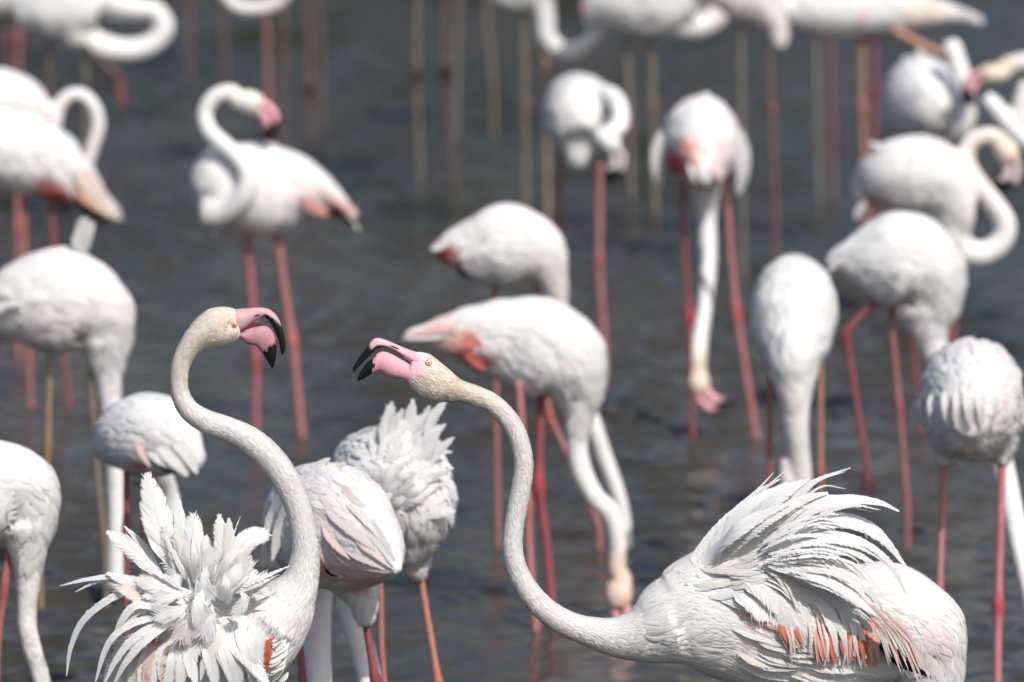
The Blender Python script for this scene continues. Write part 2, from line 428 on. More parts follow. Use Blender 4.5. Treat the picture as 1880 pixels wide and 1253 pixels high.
GROUP = 'flamingos wading in the shallow water'
BIRDS = []
def flamingo(label, s, at, body, neck, legs=(), head=None, hstations=None, spots=(), kd=.86, vox=.0075, nfeat=1300,
             ncard=700, extra=(), thigh=(), feathers=(), legcol=None, lump=.004, fl=(.035, .065), base=WHITE, headcol=CREAM, headr=None,
             neckdirt=0.0, lift=.03, fw=1.0, bare=(), billcol=PINK):
    Y = Ydist(at[0], at[1], s)
    foot = P(at[0], at[1], Y)
    root = bpy.data.objects.new('flamingo', None); root.empty_display_size = .2
    COL.objects.link(root); root.location = (foot[0], foot[1], 0.0)
    root['label'] = label; root['category'] = 'flamingo'; root['group'] = GROUP
    O = np.array([foot[0], foot[1], 0.0])
    # --- one continuous surface: trunk, neck and skull
    parts = []; SP, ST, SK = [], [], []
    bc, br = pts3(body, Y, s)
    A = cr(np.concatenate([bc, br[:, None]], 1), 40); A[:, 3] = np.maximum(A[:, 3], .004)
    parts.append(tube(A[:, :3], A[:, 3], A[:, 3] * kd, k=28))
    SP.append(A[:, :3]); ST.append(np.gradient(A[:, :3], axis=0)); SK.append(np.zeros(40))
    ncl = list(neck)
    hp = None
    if head is not None:
        hx, hy, hang, hflip = head[:4]; hdy = head[4] if len(head) > 4 else (neck[-1][3] if len(neck[-1]) > 3 else 0)
        sc = s / 900.0 * (head[5] if len(head) > 5 else 1.12)
        hp = [tmpl(p, (hx, hy), math.radians(hang), sc, hflip) + (p[2] * sc, hdy) for p in HEAD_SK]
        ncl = ncl + hp[1:]
    if hstations is not None:
        tp, bt, hw = hstations
        hA = cr(np.concatenate([np.array([P(p[0], p[1], Y) for p in tp]), np.array([P(p[0], p[1], Y) for p in bt]), np.array(hw, float)[:, None] / s], 1), 40)
        parts.append(ribbon(hA[:, :3], hA[:, 3:6], hA[:, 6], k=28))
    if len(ncl) > 1:
        nc, nr = pts3(ncl, Y, s)
        B = cr(np.concatenate([nc, nr[:, None]], 1), 90); B[:, 3] = np.maximum(B[:, 3], .004)
        parts.append(tube(B[:, :3], B[:, 3], k=20))
        SP.append(B[:, :3]); ST.append(-np.gradient(B[:, :3], axis=0)); SK.append(np.linspace(.4, 1, 90))
    for e in extra:
        ec, er = pts3(e, Y, s); E = cr(np.concatenate([ec, er[:, None]], 1), 16)
        parts.append(tube(E[:, :3], np.maximum(E[:, 3], .003), k=14))
    for th_ in thigh:
        ec, er = pts3(th_, Y, s); E = cr(np.concatenate([ec, er[:, None]], 1), 12)
        parts.append(tube(E[:, :3], np.maximum(E[:, 3], .003), k=14))
    v, q = join(parts)
    tmp = bpy.data.objects.new('tmp', mesh_of('tmp', v - O, q)); COL.objects.link(tmp)
    rm = tmp.modifiers.new('r', 'REMESH'); rm.mode = 'VOXEL'; rm.voxel_size = vox; rm.use_smooth_shade = True
    sm = tmp.modifiers.new('s', 'SMOOTH'); sm.iterations = 10 if vox > .005 else 14; sm.factor = .5
    dg = bpy.context.evaluated_depsgraph_get()
    me = bpy.data.meshes.new_from_object(tmp.evaluated_get(dg)); me.name = 'body'
    bpy.data.objects.remove(tmp)
    nv = len(me.vertices); co = np.zeros(nv * 3); me.vertices.foreach_get('co', co); co = co.reshape(-1, 3)
    no = np.zeros(nv * 3); me.vertex_normals.foreach_get('vector', no); no = no.reshape(-1, 3)
    SPa = np.concatenate(SP); STa = unit(np.concatenate(ST)); SKa = np.concatenate(SK)
    W = co + O
    near = np.zeros(nv, int)
    for i in range(0, nv, 20000):
        near[i:i + 20000] = ((W[i:i + 20000, None] - SPa[None]) ** 2).sum(2).argmin(1)
    kn = SKa[near]; isneck = kn > .5
    # soft lumps of plumage on the trunk
    co = co + no * (lump * wob(W, 38) * .5 * (kn < .45) + .0004 * wob(W, 120) * .5)[:, None]
    me.vertices.foreach_set('co', co.ravel())
    spl = []
    for sp in spots:
        spl.append((P(sp[0], sp[1], Y), sp[2] / s, np.array(sp[3], float), sp[4] if len(sp) > 4 else 1.0))
    hpos = None
    if head is not None: hpos = P(hx, hy, Y); hr = 60 * sc / s
    if hstations is not None: hpos = hA[14, :3] * .5 + hA[14, 3:6] * .5; hr = headr / s
    def pig(p, kk, jit=0):
        c = np.tile(base, (len(p), 1))
        f = np.clip(wob(p, 11) * .5 + .1, 0, 1)[:, None] * .30; c = c * (1 - f) + PINKW * 1.02 * f
        f = np.clip(wob(p[:, ::-1] + 3.0, 9) * .6 - .25, 0, 1)[:, None] * .22; c = c * (1 - f) + np.array([.74, .69, .60]) * f
        if neckdirt:
            d = np.clip(wob(p, 60) * .5 + .2, 0, 1) * ss(kk, .45, .75) * neckdirt
            c = c * (1 - d[:, None]) + np.array([.45, .43, .40]) * d[:, None]
        if hpos is not None:
            d = np.linalg.norm(p - hpos, axis=1); f = (1 - ss(d, hr * .6, hr * 2.4)) * .8
            f = f * np.clip(1 + .22 * wob(p, 120) + .15 * wob(p, 260), .3, 1.3)
            c = c * (1 - f[:, None]) + headcol * f[:, None]
        for (sc_, sr, scol, st) in spl:
            d = np.linalg.norm((p - sc_) * np.array([1, .10, 1]), axis=1) * (1 + .22 * wob(p, 70))
            f = (1 - ss(d, sr * .45, sr * 1.15)) * st
            c = c * (1 - f[:, None]) + scol * f[:, None]
        return np.clip(c, 0, .86)
    paint(me, pig(W, kn))
    if not me.materials: pass
    me.materials.clear()
    bo = link('body', me, M_PLUM, root)
    # --- overlapping contour feathers
    kdt = KDTree(nv)
    for i in range(nv): kdt.insert(co[i], i)
    kdt.balance()
    def addcards(idx, L, Wd, lf, K, twist):
        n = len(idx); fl_ = STa[near[idx]] + np.array([0, 0, -.18])
        cl = pig(W[idx], kn[idx]) * (1 + rng.normal(0, .02, n) * np.where(kn[idx] > .45, 1.9, 1))[:, None]
        cl = np.clip(cl, 0, .85)
        return cards(co[idx] - no[idx] * .001, no[idx], fl_, L, Wd, lf, cl, K, twist, (kdt, co, no))
    bi = np.nonzero(kn < .45)[0]; ni = np.nonzero(kn >= .45)[0]
    for (bx_, by_, brr) in bare:                      # naked skin round eye and bill base
        cpt = P(bx_, by_, Y); dd = np.linalg.norm((W[ni] - cpt) * np.array([1, 0, 1]), axis=1); ni = ni[dd > brr / s]
    if head is not None:
        for (hx_, hy_, hq) in ((16, 10, 11), (34, 0, 14)):
            ex_, ey_ = tmpl((hx_, hy_), (hx, hy), math.radians(hang), sc, hflip)
            dd = np.linalg.norm((W[ni] - P(ex_, ey_, Y + hdy)) * np.array([1, 0, 1]), axis=1); ni = ni[dd > hq * sc / s]
    sets = []
    if len(bi) and nfeat:
        idx = rng.choice(bi, nfeat)
        # longer towards the tail
        tt = near[idx] / 40.0
        L = (fl[0] + (fl[1] - fl[0]) * np.clip(tt, 0, 1)) * rng.uniform(.7, 1.3, nfeat)
        sets.append(addcards(idx, L, L * rng.uniform(.16, .27, nfeat) * fw, np.abs(rng.normal(lift, lift * .5, nfeat)), 4, .25))
    if len(ni) and ncard:
        idx = rng.choice(ni, ncard); L = rng.uniform(.009, .017, ncard)
        sets.append(addcards(idx, L, L * rng.uniform(.10, .17, ncard), np.abs(rng.normal(.034, .016, ncard)), 2, .25))
    if sets:
        o = 0; V_, Q_, C_, U_, N_ = [], [], [], [], []
        for a, b, c_, u, nn in sets: V_.append(a); Q_.append(b + o); C_.append(c_); U_.append(u); N_.append(nn); o += len(a)
        pm = mesh_of('plumage', np.concatenate(V_), np.concatenate(Q_), np.concatenate(C_)); fvec(pm, np.concatenate(U_)); pm.normals_split_custom_set_from_vertices(np.concatenate(N_).tolist())
        po = link('plumage', pm, M_CARD, root); po['kind'] = 'stuff'
    # --- legs
    for li, lg in enumerate(legs):
        lw = lg['w'] / s / 2 * .86; dy = lg.get('dy', 0.0)
        pp = [P(x, y, Y + dy) for x, y in lg['p']]
        if not lg.get('lifted'):
            e = pp[-1]
            if e[2] > -.05: pp.append(np.array([e[0] + (e[0] - pp[-2][0]) * .05, e[1], -.06]))
        pp = np.array(pp)
        seg = np.linalg.norm(np.diff(pp, axis=0), axis=1); cum = np.concatenate([[0], np.cumsum(seg)])
        n = 60; d = np.linspace(0, cum[-1], n)
        c = np.stack([np.interp(d, cum, pp[:, k]) for k in range(3)], 1)
        c[1:-1] = (c[:-2] + 2 * c[1:-1] + c[2:]) / 4
        r = np.full(n, lw) * (1.0 + .02 * np.sin(d * 300)); r[:3] *= np.array([1.25, 1.15, 1.05])
        kd_ = None
        lc = np.array(lg.get('c', LEGP), float) * .74 + .045; colr = np.tile(lc, (n, 1))
        if 'knee' in lg:
            kd_ = cum[lg['knee']]; g = np.exp(-((d - kd_) / (.032 if 'kb' not in lg else .045)) ** 2)
            r *= 1 + lg.get('kb', .55) * g
            kc = np.array(lg.get('kc', lc * np.array([.9, .6, .6])))
            colr = colr * (1 - .8 * g[:, None]) + kc * .8 * g[:, None]
        tv, tq = tube(c, r, k=10, hint=(0, 1, 0))
        cc = np.concatenate([np.repeat(colr, 10, 0), colr[:1], colr[-1:]])
        lo = link('leg', mesh_of('leg', tv - O, tq, np.clip(cc, .008, 1) * (1 + .12 * wob(tv, 60)[:, None] * .4)), M_LEG, root)
        if lg.get('lifted') and 'foot' in lg:
            fparts = []; b0 = c[-1]
            for (fx, fy, fd) in lg['foot']:
                tip = P(fx, fy, Y + dy + fd); cc_ = cr(np.array([b0, (b0 + tip) / 2 + np.array([0, -.006, 0]), tip]), 8)
                fparts.append(tube(cc_, np.linspace(lw * .9, lw * .4, 8), k=8))
            fv, fq = join(fparts)
            link('foot', mesh_of('foot', fv - O, fq, np.array([.16, .04, .05])), M_LEG, lo)
    # --- bill and eyes from the head pattern
    if head is not None:
        T_ = lambda L: [tmpl(p, (hx, hy), math.radians(hang), sc, hflip) for p in L]
        bw = [b * sc for b in BW]
        bill_part('upper_bill', T_(UP_T), T_(UP_B), bw, Y + hdy, root, lambda t, vv: ss(t, .46, .53), s, n=20, k=14, pink=billcol)
        bill_part('lower_bill', T_(LO_T), T_(LO_B), [b * .9 for b in bw], Y + hdy, root, lambda t, vv: ss(t, .50, .57), s, n=20, k=14, pink=billcol)
        ex, ey = tmpl((16, 10), (hx, hy), math.radians(hang), sc, hflip)
        eye_part(ex, ey, 5.5 * sc, Y + hdy, 25.5 * sc, root, s)
    # --- individual long feathers: (path[(px,py[,dy])], half width px, colour, opts)
    bvh = None
    for fi, f in enumerate(feathers):
        path, wd, colr = f[0], f[1], np.array(f[2], float)
        op = dict(f[3]) if len(f) > 3 else {}
        name = op.pop('name', 'feather')
        snap = op.pop('snap', None)
        if snap is not None:
            if bvh is None:
                vs = [Vector(x) for x in (co + O)]; bvh = BVHTree.FromPolygons(vs, [tuple(p.vertices) for p in me.polygons])
            ds = []
            for p in path:
                dd = Vector(ray(p[0], p[1])); dd.normalize()
                h = bvh.ray_cast(Vector(CAM), dd)
                ds.append(h[0].y - Y if h[0] is not None else None)
            known = [x for x in ds if x is not None] or [0.0]
            last = known[0]; out = []
            for x in ds:
                if x is not None: last = x
                out.append(last)
            # keep depth from jumping
            pth = [P(p[0], p[1], Y + out[i] - snap * (1 if 0 < i else .3)) for i, p in enumerate(path)]
        else:
            pth = []
            for p in path:
                dy_ = p[2] if len(p) > 2 else 0
                if isinstance(dy_, str):                 # 's0.004': lie on the body, lifted by that much
                    if bvh is None:
                        vs = [Vector(x) for x in (co + O)]; bvh = BVHTree.FromPolygons(vs, [tuple(p_.vertices) for p_ in me.polygons])
                    dd = Vector(ray(p[0], p[1])); dd.normalize(); h = bvh.ray_cast(Vector(CAM), dd)
                    dy_ = (h[0].y - Y - float(dy_[1:])) if h[0] is not None else (pth[-1][1] - Y if pth else 0.0)
                pth.append(P(p[0], p[1], Y + dy_))
        pth = np.array(pth)
        a, b, c_, u = feather_mesh(pth, wd / s, colr, seed=fi + 31 * len(BIRDS), **op)
        fm = mesh_of(name, a - O, b, np.clip(c_, 0, .88)); fvec(fm, u)
        link(name, fm, M_FEA, root)
    BIRDS.append(root)
    return root, Y

def leg(w, p, knee=None, c=None, **k):
    d = dict(w=w, p=p); d.update(k)
    if knee is not None: d['knee'] = knee
    if c is not None: d['c'] = c
    return d
RED = (.30, .05, .06); SALM = (.52, .18, .165); TAN = (.25, .20, .14); DUSK = (.17, .09, .075); ORNG = (.44, .21, .13)

# ================================================================== the flock, from the back to the front
W_ = tuple(WHITE); PW = tuple(PINKW)
def tailset(lst): return [(p, w_, c, dict(M=14, fray=.1, tipf=.1, down=0, name='tail_feather')) for p, w_, c in lst]

# --- legs of birds whose bodies stand above the top edge of the picture
flamingo('far flamingo cut off by the top edge, reddish legs above the preening bird', 368, (375, 20),
         [(300, -180, 20), (340, -182, 44), (390, -182, 52), (430, -175, 36)], [(425, -170, 28), (450, -200, 17), (470, -250, 14), (455, -310, 14)],
         [leg(9, [(350, -140), (347, 0), (348, 110)], 1, DUSK), leg(9, [(405, -140), (410, 0), (412, 115)], 1, DUSK)], nfeat=300, ncard=0)
flamingo('far flamingo at the top edge, white neck loop dipping into view left of centre', 425, (470, 100),
         [(430, -105, 20), (460, -95, 50), (500, -85, 56), (535, -70, 40)], [(530, -62, 28), (526, -25, 17), (508, 5, 14), (470, 16, 13), (432, 10, 13), (408, -20, 13), (402, -60, 13)],
         [leg(12, [(487, -40), (490, 60), (493, 185), (498, 290)], 2, (.34, .13, .12), kc=(.26, .08, .06)), leg(8, [(520, -40), (523, 120), (520, 300)], 1, DUSK)], nfeat=300, ncard=100)
flamingo('far flamingo cut off by the top edge, one dark knee right of the neck loop', 418, (585, 100),
         [(530, -120, 18), (565, -115, 46), (610, -112, 56), (650, -105, 38)], [(650, -100, 26), (672, -140, 17), (680, -200, 15)],
         [leg(10, [(556, -60), (566, 60), (570, 160), (572, 280)], 2, DUSK, kc=(.05, .01, .008), kb=1.5), leg(8, [(584, -60), (590, 100), (596, 290)], None, DUSK)], nfeat=300, ncard=0)
flamingo('far flamingo cut off by the top edge, legs with two black knees', 432, (790, 140),
         [(730, -100, 18), (765, -95, 46), (810, -90, 55), (850, -85, 38)], [(848, -82, 26), (868, -120, 17), (872, -190, 15)],
         [leg(8, [(768, -40), (765, 138), (772, 330)], 1, TAN, kc=(-.03, -.03, -.03), kb=1.7), leg(9, [(816, -40), (820, 132), (836, 345)], 1, DUSK, kc=(-.03, -.03, -.03), kb=1.8)], nfeat=300, ncard=0)
flamingo('far flamingo cut off by the top edge, tan legs right of the black knees', 402, (870, 100),
         [(815, -140, 18), (850, -135, 44), (890, -128, 52), (925, -120, 36)], [(925, -118, 26), (940, -150, 16), (945, -210, 14)],
         [leg(8, [(848, -80), (842, 30), (838, 170)], None, TAN), leg(8, [(890, -80), (895, 40), (906, 150)], None, TAN)], nfeat=300, ncard=0)
# --- top row
flamingo('white flamingo body filling the top left corner, two red legs below', 442, (30, 100),
         [(-80, -40, 40), (-30, -22, 50), (25, -18, 50), (60, -32, 34)], [(60, -30, 30), (85, -60, 17), (90, -120, 15)],
         [leg(11, [(8, 25), (14, 75), (12, 160), (15, 350)], 1, (.22, .06, .06)), leg(11, [(33, 25), (34, 72), (35, 180), (38, 350)], 1, (.38, .14, .12))], nfeat=500, ncard=100)
flamingo('flamingo at the top left with thick curled ring neck and one bent red leg', 455, (190, 150),
         [(30, 20, 36), (85, 12, 62), (140, 12, 66), (180, 25, 46)], [(135, 55, 40), (172, 80, 26), (225, 93, 22), (275, 84, 20), (301, 52, 19), (286, 22, 18), (250, 16, 20), (208, 4, 30), (185, -15, 34)],
         [leg(14, [(150, 80), (213, 138), (224, 192)], 1, (.07, .03, .025), lifted=True, dy=-.12), leg(18, [(217, 140), (223, 192)], None, (.26, .04, .035), lifted=True, dy=-.12),
          leg(10, [(88, 40), (90, 200), (92, 410)], None, DUSK), leg(10, [(157, 70), (158, 200), (160, 400)], None, TAN)], nfeat=600, ncard=300)
flamingo('flamingo at the top edge whose pale neck hangs like a hook right of centre', 460, (1000, 100),
         [(880, -32, 22), (920, -28, 44), (965, -22, 46), (1000, -8, 30)], [(985, -10, 28), (999, 30, 20), (1006, 72, 18), (1038, 96, 17), (1072, 86, 16), (1094, 66, 15)],
         [leg(10, [(962, 10), (964, 200), (966, 400)], 1, TAN), leg(10, [(1000, 10), (1003, 130), (1006, 410)], 1, (.42, .30, .14))], head=(1092, 40, 118, False), headcol=WHITE * .95, nfeat=400, ncard=200)
flamingo('flamingo at the top edge with shaded body and broad U shaped neck', 466, (1220, 100),
         [(1075, 15, 30), (1130, 0, 66), (1200, -8, 78), (1270, -15, 60)], [(1200, 25, 44), (1245, 44, 28), (1288, 48, 23), (1319, 26, 21), (1326, -20, 19), (1318, -80, 18)],
         [leg(11, [(1150, 60), (1157, 230), (1160, 440)], 1, TAN), leg(11, [(1196, 60), (1199, 200), (1204, 430)], 1, TAN)], nfeat=600, ncard=200)
flamingo('small white flamingo at the top edge, rounded breast left of the long bodied bird', 484, (1400, 100),
         [(1300, -30, 20), (1345, -12, 40), (1385, 0, 46), (1412, 22, 32)], [(1405, 20, 32), (1425, 48, 22), (1430, 72, 18), (1426, 88, 13)],
         [leg(11, [(1413, 60), (1416, 200), (1424, 380), (1424, 480)], 1, DUSK, kc=(.32, .10, .08)), leg(9, [(1360, 30), (1362, 250), (1365, 470)], 1, TAN)], nfeat=500, ncard=200, base=PINKW * .4 + WHITE * .6)
flamingo('long bodied flamingo at the top right, pointed tail, salmon leg stretched behind', 470, (1600, 100),
         [(1440, 20, 34), (1500, 14, 54), (1590, 14, 54), (1670, 20, 36), (1745, 24, 18), (1802, 40, 5)], [(1450, 15, 36), (1425, -20, 22), (1420, -80, 17)],
         [leg(15, [(1582, 60), (1583, 200), (1587, 300), (1590, 440)], 1, ORNG), leg(12, [(1604, 60), (1606, 170), (1606, 440)], 1, RED),
          leg(16, [(1640, 55), (1690, 82), (1745, 106)], None, (.62, .30, .17), lifted=True, dy=-.05)], nfeat=700, ncard=100,
         spots=[(1690, 12, 40, (.74, .58, .48), .6), (1575, 30, 14, (.6, .28, .26), .5)],
         feathers=tailset([([(1700, 20, -.02), (1760, 25, -.02), (1806, 44, -.02)], 7, W_), ([(1690, 10, -.02), (1750, 16, -.02), (1790, 30, -.02)], 7, W_)]))
# tan legs of two further birds standing behind the top row
flamingo('flamingo above the top edge showing only two thin pale legs below the long body', 440, (1515, 100),
         [(1470, -95, 18), (1500, -90, 44), (1540, -86, 54), (1575, -80, 38)], [(1573, -78, 26), (1590, -115, 16), (1595, -180, 14)],
         [leg(9, [(1499, -40), (1500, 120), (1503, 240), (1505, 360)], None, (.26, .22, .17)), leg(8, [(1526, -40), (1528, 230), (1531, 360)], 1, (.26, .10, .08))], nfeat=200, ncard=0)
# --- right hand cluster
flamingo('flamingo whose cream head reaches in from the right edge, facing left', 520, (1890, 180),
         [(2080, 190, 30), (2020, 190, 60), (1960, 195, 66), (1930, 205, 45)], [(1935, 200, 40), (1940, 150, 22), (1912, 114, 18), (1870, 116, 17), (1848, 124, 18)],
         [leg(11, [(1950, 250), (1952, 420), (1955, 600)], 1, SALM), leg(11, [(1990, 250), (1992, 420), (1995, 600)], 1, SALM)], head=(1818, 137, 196, True, -.02), nfeat=300, ncard=300, headcol=CREAM * .8)
flamingo('flamingo at the right edge with white neck slanting up under the cream head', 535, (1900, 260),
         [(2060, 280, 30), (2000, 275, 60), (1950, 275, 62), (1915, 290, 40)], [(1935, 280, 36), (1900, 268, 22), (1872, 250, 18), (1846, 222, 18), (1822, 192, 17), (1808, 178, 13)],
         [leg(11, [(1940, 330), (1942, 480), (1945, 650)], 1, SALM), leg(11, [(1980, 330), (1982, 480), (1985, 650)], 1, SALM)], nfeat=300, ncard=200,
         extra=[[(1885, 150, 14), (1874, 195, 16), (1872, 250, 16)]])
flamingo('round flamingo preening at the top right, black bill tip against its shaded breast', 512, (1695, 185),
         [(1690, 178, 50, .24), (1688, 182, 78, .10), (1696, 188, 80, -.03), (1712, 205, 56, -.15), (1730, 225, 34, -.2)],
         [(1745, 245, 30, -.18), (1768, 232, 20, -.24), (1776, 190, 19, -.25), (1768, 150, 18, -.22), (1755, 112, 19, -.2), (1746, 84, 18, -.2), (1742, 74, 10, -.2)],
         [leg(12, [(1670, 250), (1672, 400), (1675, 588)], 1, SALM), leg(12, [(1725, 250), (1727, 400), (1730, 588)], 1, SALM)],
         nfeat=900, ncard=250, feathers=tailset([([(1700, 120, -.02), (1692, 104, 0), (1686, 92, .02)], 9, W_), ([(1680, 128, -.02), (1668, 112, 0), (1660, 104, .02)], 8, W_)]))
flamingo('flamingo with an open S shaped neck and hanging bill at the right edge', 575, (1690, 330),
         [(1575, 370, 14, .05), (1600, 345, 46, .05), (1650, 325, 72), (1705, 330, 76), (1738, 378, 56), (1746, 430, 36)],
         [(1735, 425, 40), (1765, 458, 28), (1805, 466, 23), (1838, 444, 21), (1846, 412, 20), (1826, 376, 19), (1792, 332, 18), (1774, 295, 17), (1782, 262, 16), (1812, 249, 16), (1834, 256, 17)],
         [leg(11, [(1668, 400), (1674, 620), (1702, 880)], 1, RED), leg(22, [(1744, 470), (1750, 560), (1747, 640)], 1, (.30, .04, .05), lifted=True)],
         head=(1848, 278, -68, False), billcol=np.array([.66,.52,.54]), nfeat=1000, ncard=500, vox=.0065,
         spots=[(1600, 372, 14, (.55, .18, .18), .8), (1620, 350, 40, (.70, .62, .66), .5)],
         feathers=tailset([([(1650, 268, -.05), (1622, 270, -.05), (1596, 262, -.05)], 8, W_), ([(1590, 370, -.04), (1578, 385, -.04), (1572, 402, -.04)], 7, W_)]))
flamingo('plump flamingo in the right cluster, one dark knee bent back, neck straight down', 640, (1640, 480),
         [(1522, 482, 8), (1552, 478, 34), (1600, 478, 72), (1655, 480, 94), (1700, 510, 78), (1712, 560, 54), (1700, 600, 36)],
         [(1690, 560, 50), (1706, 610, 34), (1720, 660, 25), (1744, 720, 20), (1775, 765, 18), (1800, 800, 17)],
         [leg(13, [(1604, 552), (1552, 612), (1574, 750), (1592, 860)], 1, (.30, .045, .055), lifted=True, dy=-.03, foot=[(1580, 908, 0), (1594, 912, -.03), (1604, 906, .03)]),
          leg(13, [(1634, 560), (1642, 650), (1650, 742), (1666, 930)], 2, (.40, .13, .12))], nfeat=1200, ncard=300, vox=.0065,
         feathers=tailset([([(1560, 448, -.03), (1535, 462, -.03), (1518, 482, -.03)], 8, W_), ([(1556, 470, -.03), (1536, 480, -.03), (1522, 498, -.03)], 8, W_)]))
# --- centre right
flamingo('flamingo facing the camera, head tucked down with black bill tip, right of centre', 540, (1065, 225),
         [(1058, 205, 44, .26), (1060, 208, 72, .12), (1064, 216, 78, -.02), (1066, 232, 68, -.14), (1066, 260, 44, -.2)],
         [(1095, 185, 36, -.10), (1124, 182, 21, -.20), (1138, 206, 17, -.31), (1134, 236, 17, -.37)],
         [leg(11, [(1028, 285), (1030, 430), (1036, 560), (1040, 680)], 1, (.28, .07, .06)), leg(14, [(1101, 300), (1099, 480), (1112, 680)], 1, SALM, dy=.05)],
         head=(1119, 262, -58, False, -.38, 1.1), nfeat=1000, ncard=300, vox=.0065, headcol=CREAM * .85, billcol=np.array([.62,.56,.56]), extra=[[(1060, 262, 26, -.15), (1060, 290, 22, -.16), (1062, 308, 12, -.15)]])
flamingo('flamingo seen from behind with coral patch on its rump, feeding between its own legs', 578, (1287, 265),
         [(1290, 322, 16, -.28), (1289, 305, 38, -.22), (1287, 282, 66, -.13), (1287, 262, 84, .03), (1289, 256, 72, .18), (1292, 265, 40, .28)],
         [(1294, 320, 36, .22), (1297, 390, 19, .27), (1300, 470, 16, .22), (1296, 550, 13.5, .12), (1285, 620, 15, .05), (1280, 655, 18, .02)],
         [leg(12, [(1252, 330), (1258, 480), (1266, 580), (1272, 810)], 2, RED, kc=(.60, .05, .10)), leg(14, [(1334, 330), (1340, 450), (1352, 575), (1390, 815)], 2, (.55, .18, .17), kc=(.5, .07, .09))],
         head=(1281, 700, -70, True, .02, 1.12), nfeat=1100, ncard=300, vox=.0065, extra=[[(1294, 190, 22, .1), (1296, 176, 8, .1), (1296, 168, 3, .1)]],
         spots=[(1244, 288, 34, (.48, .10, .13)), (1268, 258, 26, (.78, .27, .18)), (1278, 288, 26, (.80, .38, .30), .9), (1310, 265, 34, (.80, .58, .55), .7)],
         feathers=tailset([([(1290, 285, -.2), (1294, 308, -.28), (1298, 335, -.30)], 16, W_), ([(1305, 285, -.2), (1318, 308, -.27), (1324, 330, -.28)], 14, PW), ([(1275, 290, -.2), (1276, 312, -.27), (1280, 336, -.28)], 13, W_),
                           ([(1212, 240, -.05), (1208, 300, -.06), (1212, 345, -.05)], 14, W_), ([(1362, 240, -.05), (1364, 310, -.06), (1356, 358, -.05)], 15, W_)]))
flamingo('egg shaped white flamingo facing the camera with its neck hanging straight down', 676, (1460, 580),
         [(1462, 560, 50, .28), (1460, 550, 80, .12), (1458, 568, 92, -.02), (1457, 615, 82, -.13), (1456, 665, 54, -.2), (1457, 705, 34, -.22)],
         [(1457, 680, 46, -.2), (1459, 725, 32, -.22), (1461, 780, 24, -.22), (1467, 840, 21, -.2), (1471, 880, 20, -.19), (1466, 908, 17, -.19), (1452, 905, 16, -.19), (1446, 870, 17, -.19), (1446, 840, 14, -.19)],
         [leg(12, [(1414, 640), (1414, 780), (1413, 1130)], None, (.40, .12, .07)), leg(14, [(1506, 640), (1506, 870), (1506, 1130)], 1, ORNG)], nfeat=1300, ncard=600, vox=.0065)
# --- centre
flamingo('smooth white flamingo in the centre, behind and above the coral tailed bird', 640, (930, 460),
         [(796, 452, 10), (822, 456, 34), (872, 458, 62), (930, 452, 78), (985, 468, 62), (1014, 500, 36)],
         [(1000, 478, 46), (1018, 530, 26), (1030, 620, 19, .05), (1060, 700, 17, .05), (1086, 770, 16), (1108, 835, 16), (1130, 895, 15), (1144, 950, 14), (1148, 1010, 14)],
         [leg(12, [(908, 520), (911, 760), (915, 985)], 1, (.45, .16, .13)), leg(13, [(985, 520), (1008, 765), (1044, 838), (1100, 965)], 1, SALM)], nfeat=1200, ncard=400, vox=.0065,
         extra=[[(922, 392, 24), (924, 380, 10), (922, 374, 3)]],
         spots=[(812, 462, 22, (.46, .10, .09)), (835, 485, 16, (.5, .2, .2), .6)],
         feathers=tailset([([(830, 440, -.05), (810, 450, -.05), (792, 458, -.05)], 9, W_), ([(840, 480, -.06), (850, 500, -.06), (862, 510, -.06)], 5, tuple(BLACK))]))
flamingo('flamingo in the centre with coral tail, S bent neck reaching down to water', 682, (960, 640),
         [(742, 620, 8), (775, 614, 18), (815, 614, 34), (865, 616, 56), (925, 624, 76), (990, 640, 94), (1040, 670, 82), (1062, 715, 54), (1066, 752, 34)],
         [(1050, 700, 56), (1062, 755, 32), (1059, 805, 21), (1066, 860, 20), (1090, 910, 19), (1122, 945, 19), (1134, 995, 17), (1133, 1045, 17)],
         [leg(20, [(994, 720), (988, 890), (1002, 990), (1014, 1120)], 1, (.34, .05, .06), kc=(.40, .05, .07)), leg(17, [(952, 700), (968, 930), (975, 1060), (984, 1140)], 1, (.58, .20, .19), dy=-.08)],
         head=(1136, 1090, -86, True), headcol=np.array([.74, .50, .36]), nfeat=1800, ncard=900, vox=.006, fl=(.035, .07),
         spots=[(845, 628, 36, (.74, .26, .20)), (800, 612, 40, (.78, .50, .45), .8), (1012, 640, 14, (.76, .5, .52), .5), (880, 650, 16, (.6, .16, .13), .8)],
         feathers=tailset([([(850, 600, -.05), (800, 605, -.05), (748, 616, -.04)], 9, (.80, .55, .48)), ([(830, 615, -.05), (780, 618, -.05), (738, 622, -.04)], 8, W_), ([(850, 640, -.06), (880, 672, -.07), (892, 678, -.07)], 8, (.6, .16, .12)),
                           ([(840, 600, 0), (790, 612, 0), (750, 612, 0)], 8, PW), ([(840, 650, .02), (830, 664, .02), (880, 690, .0)], 9, W_)]))
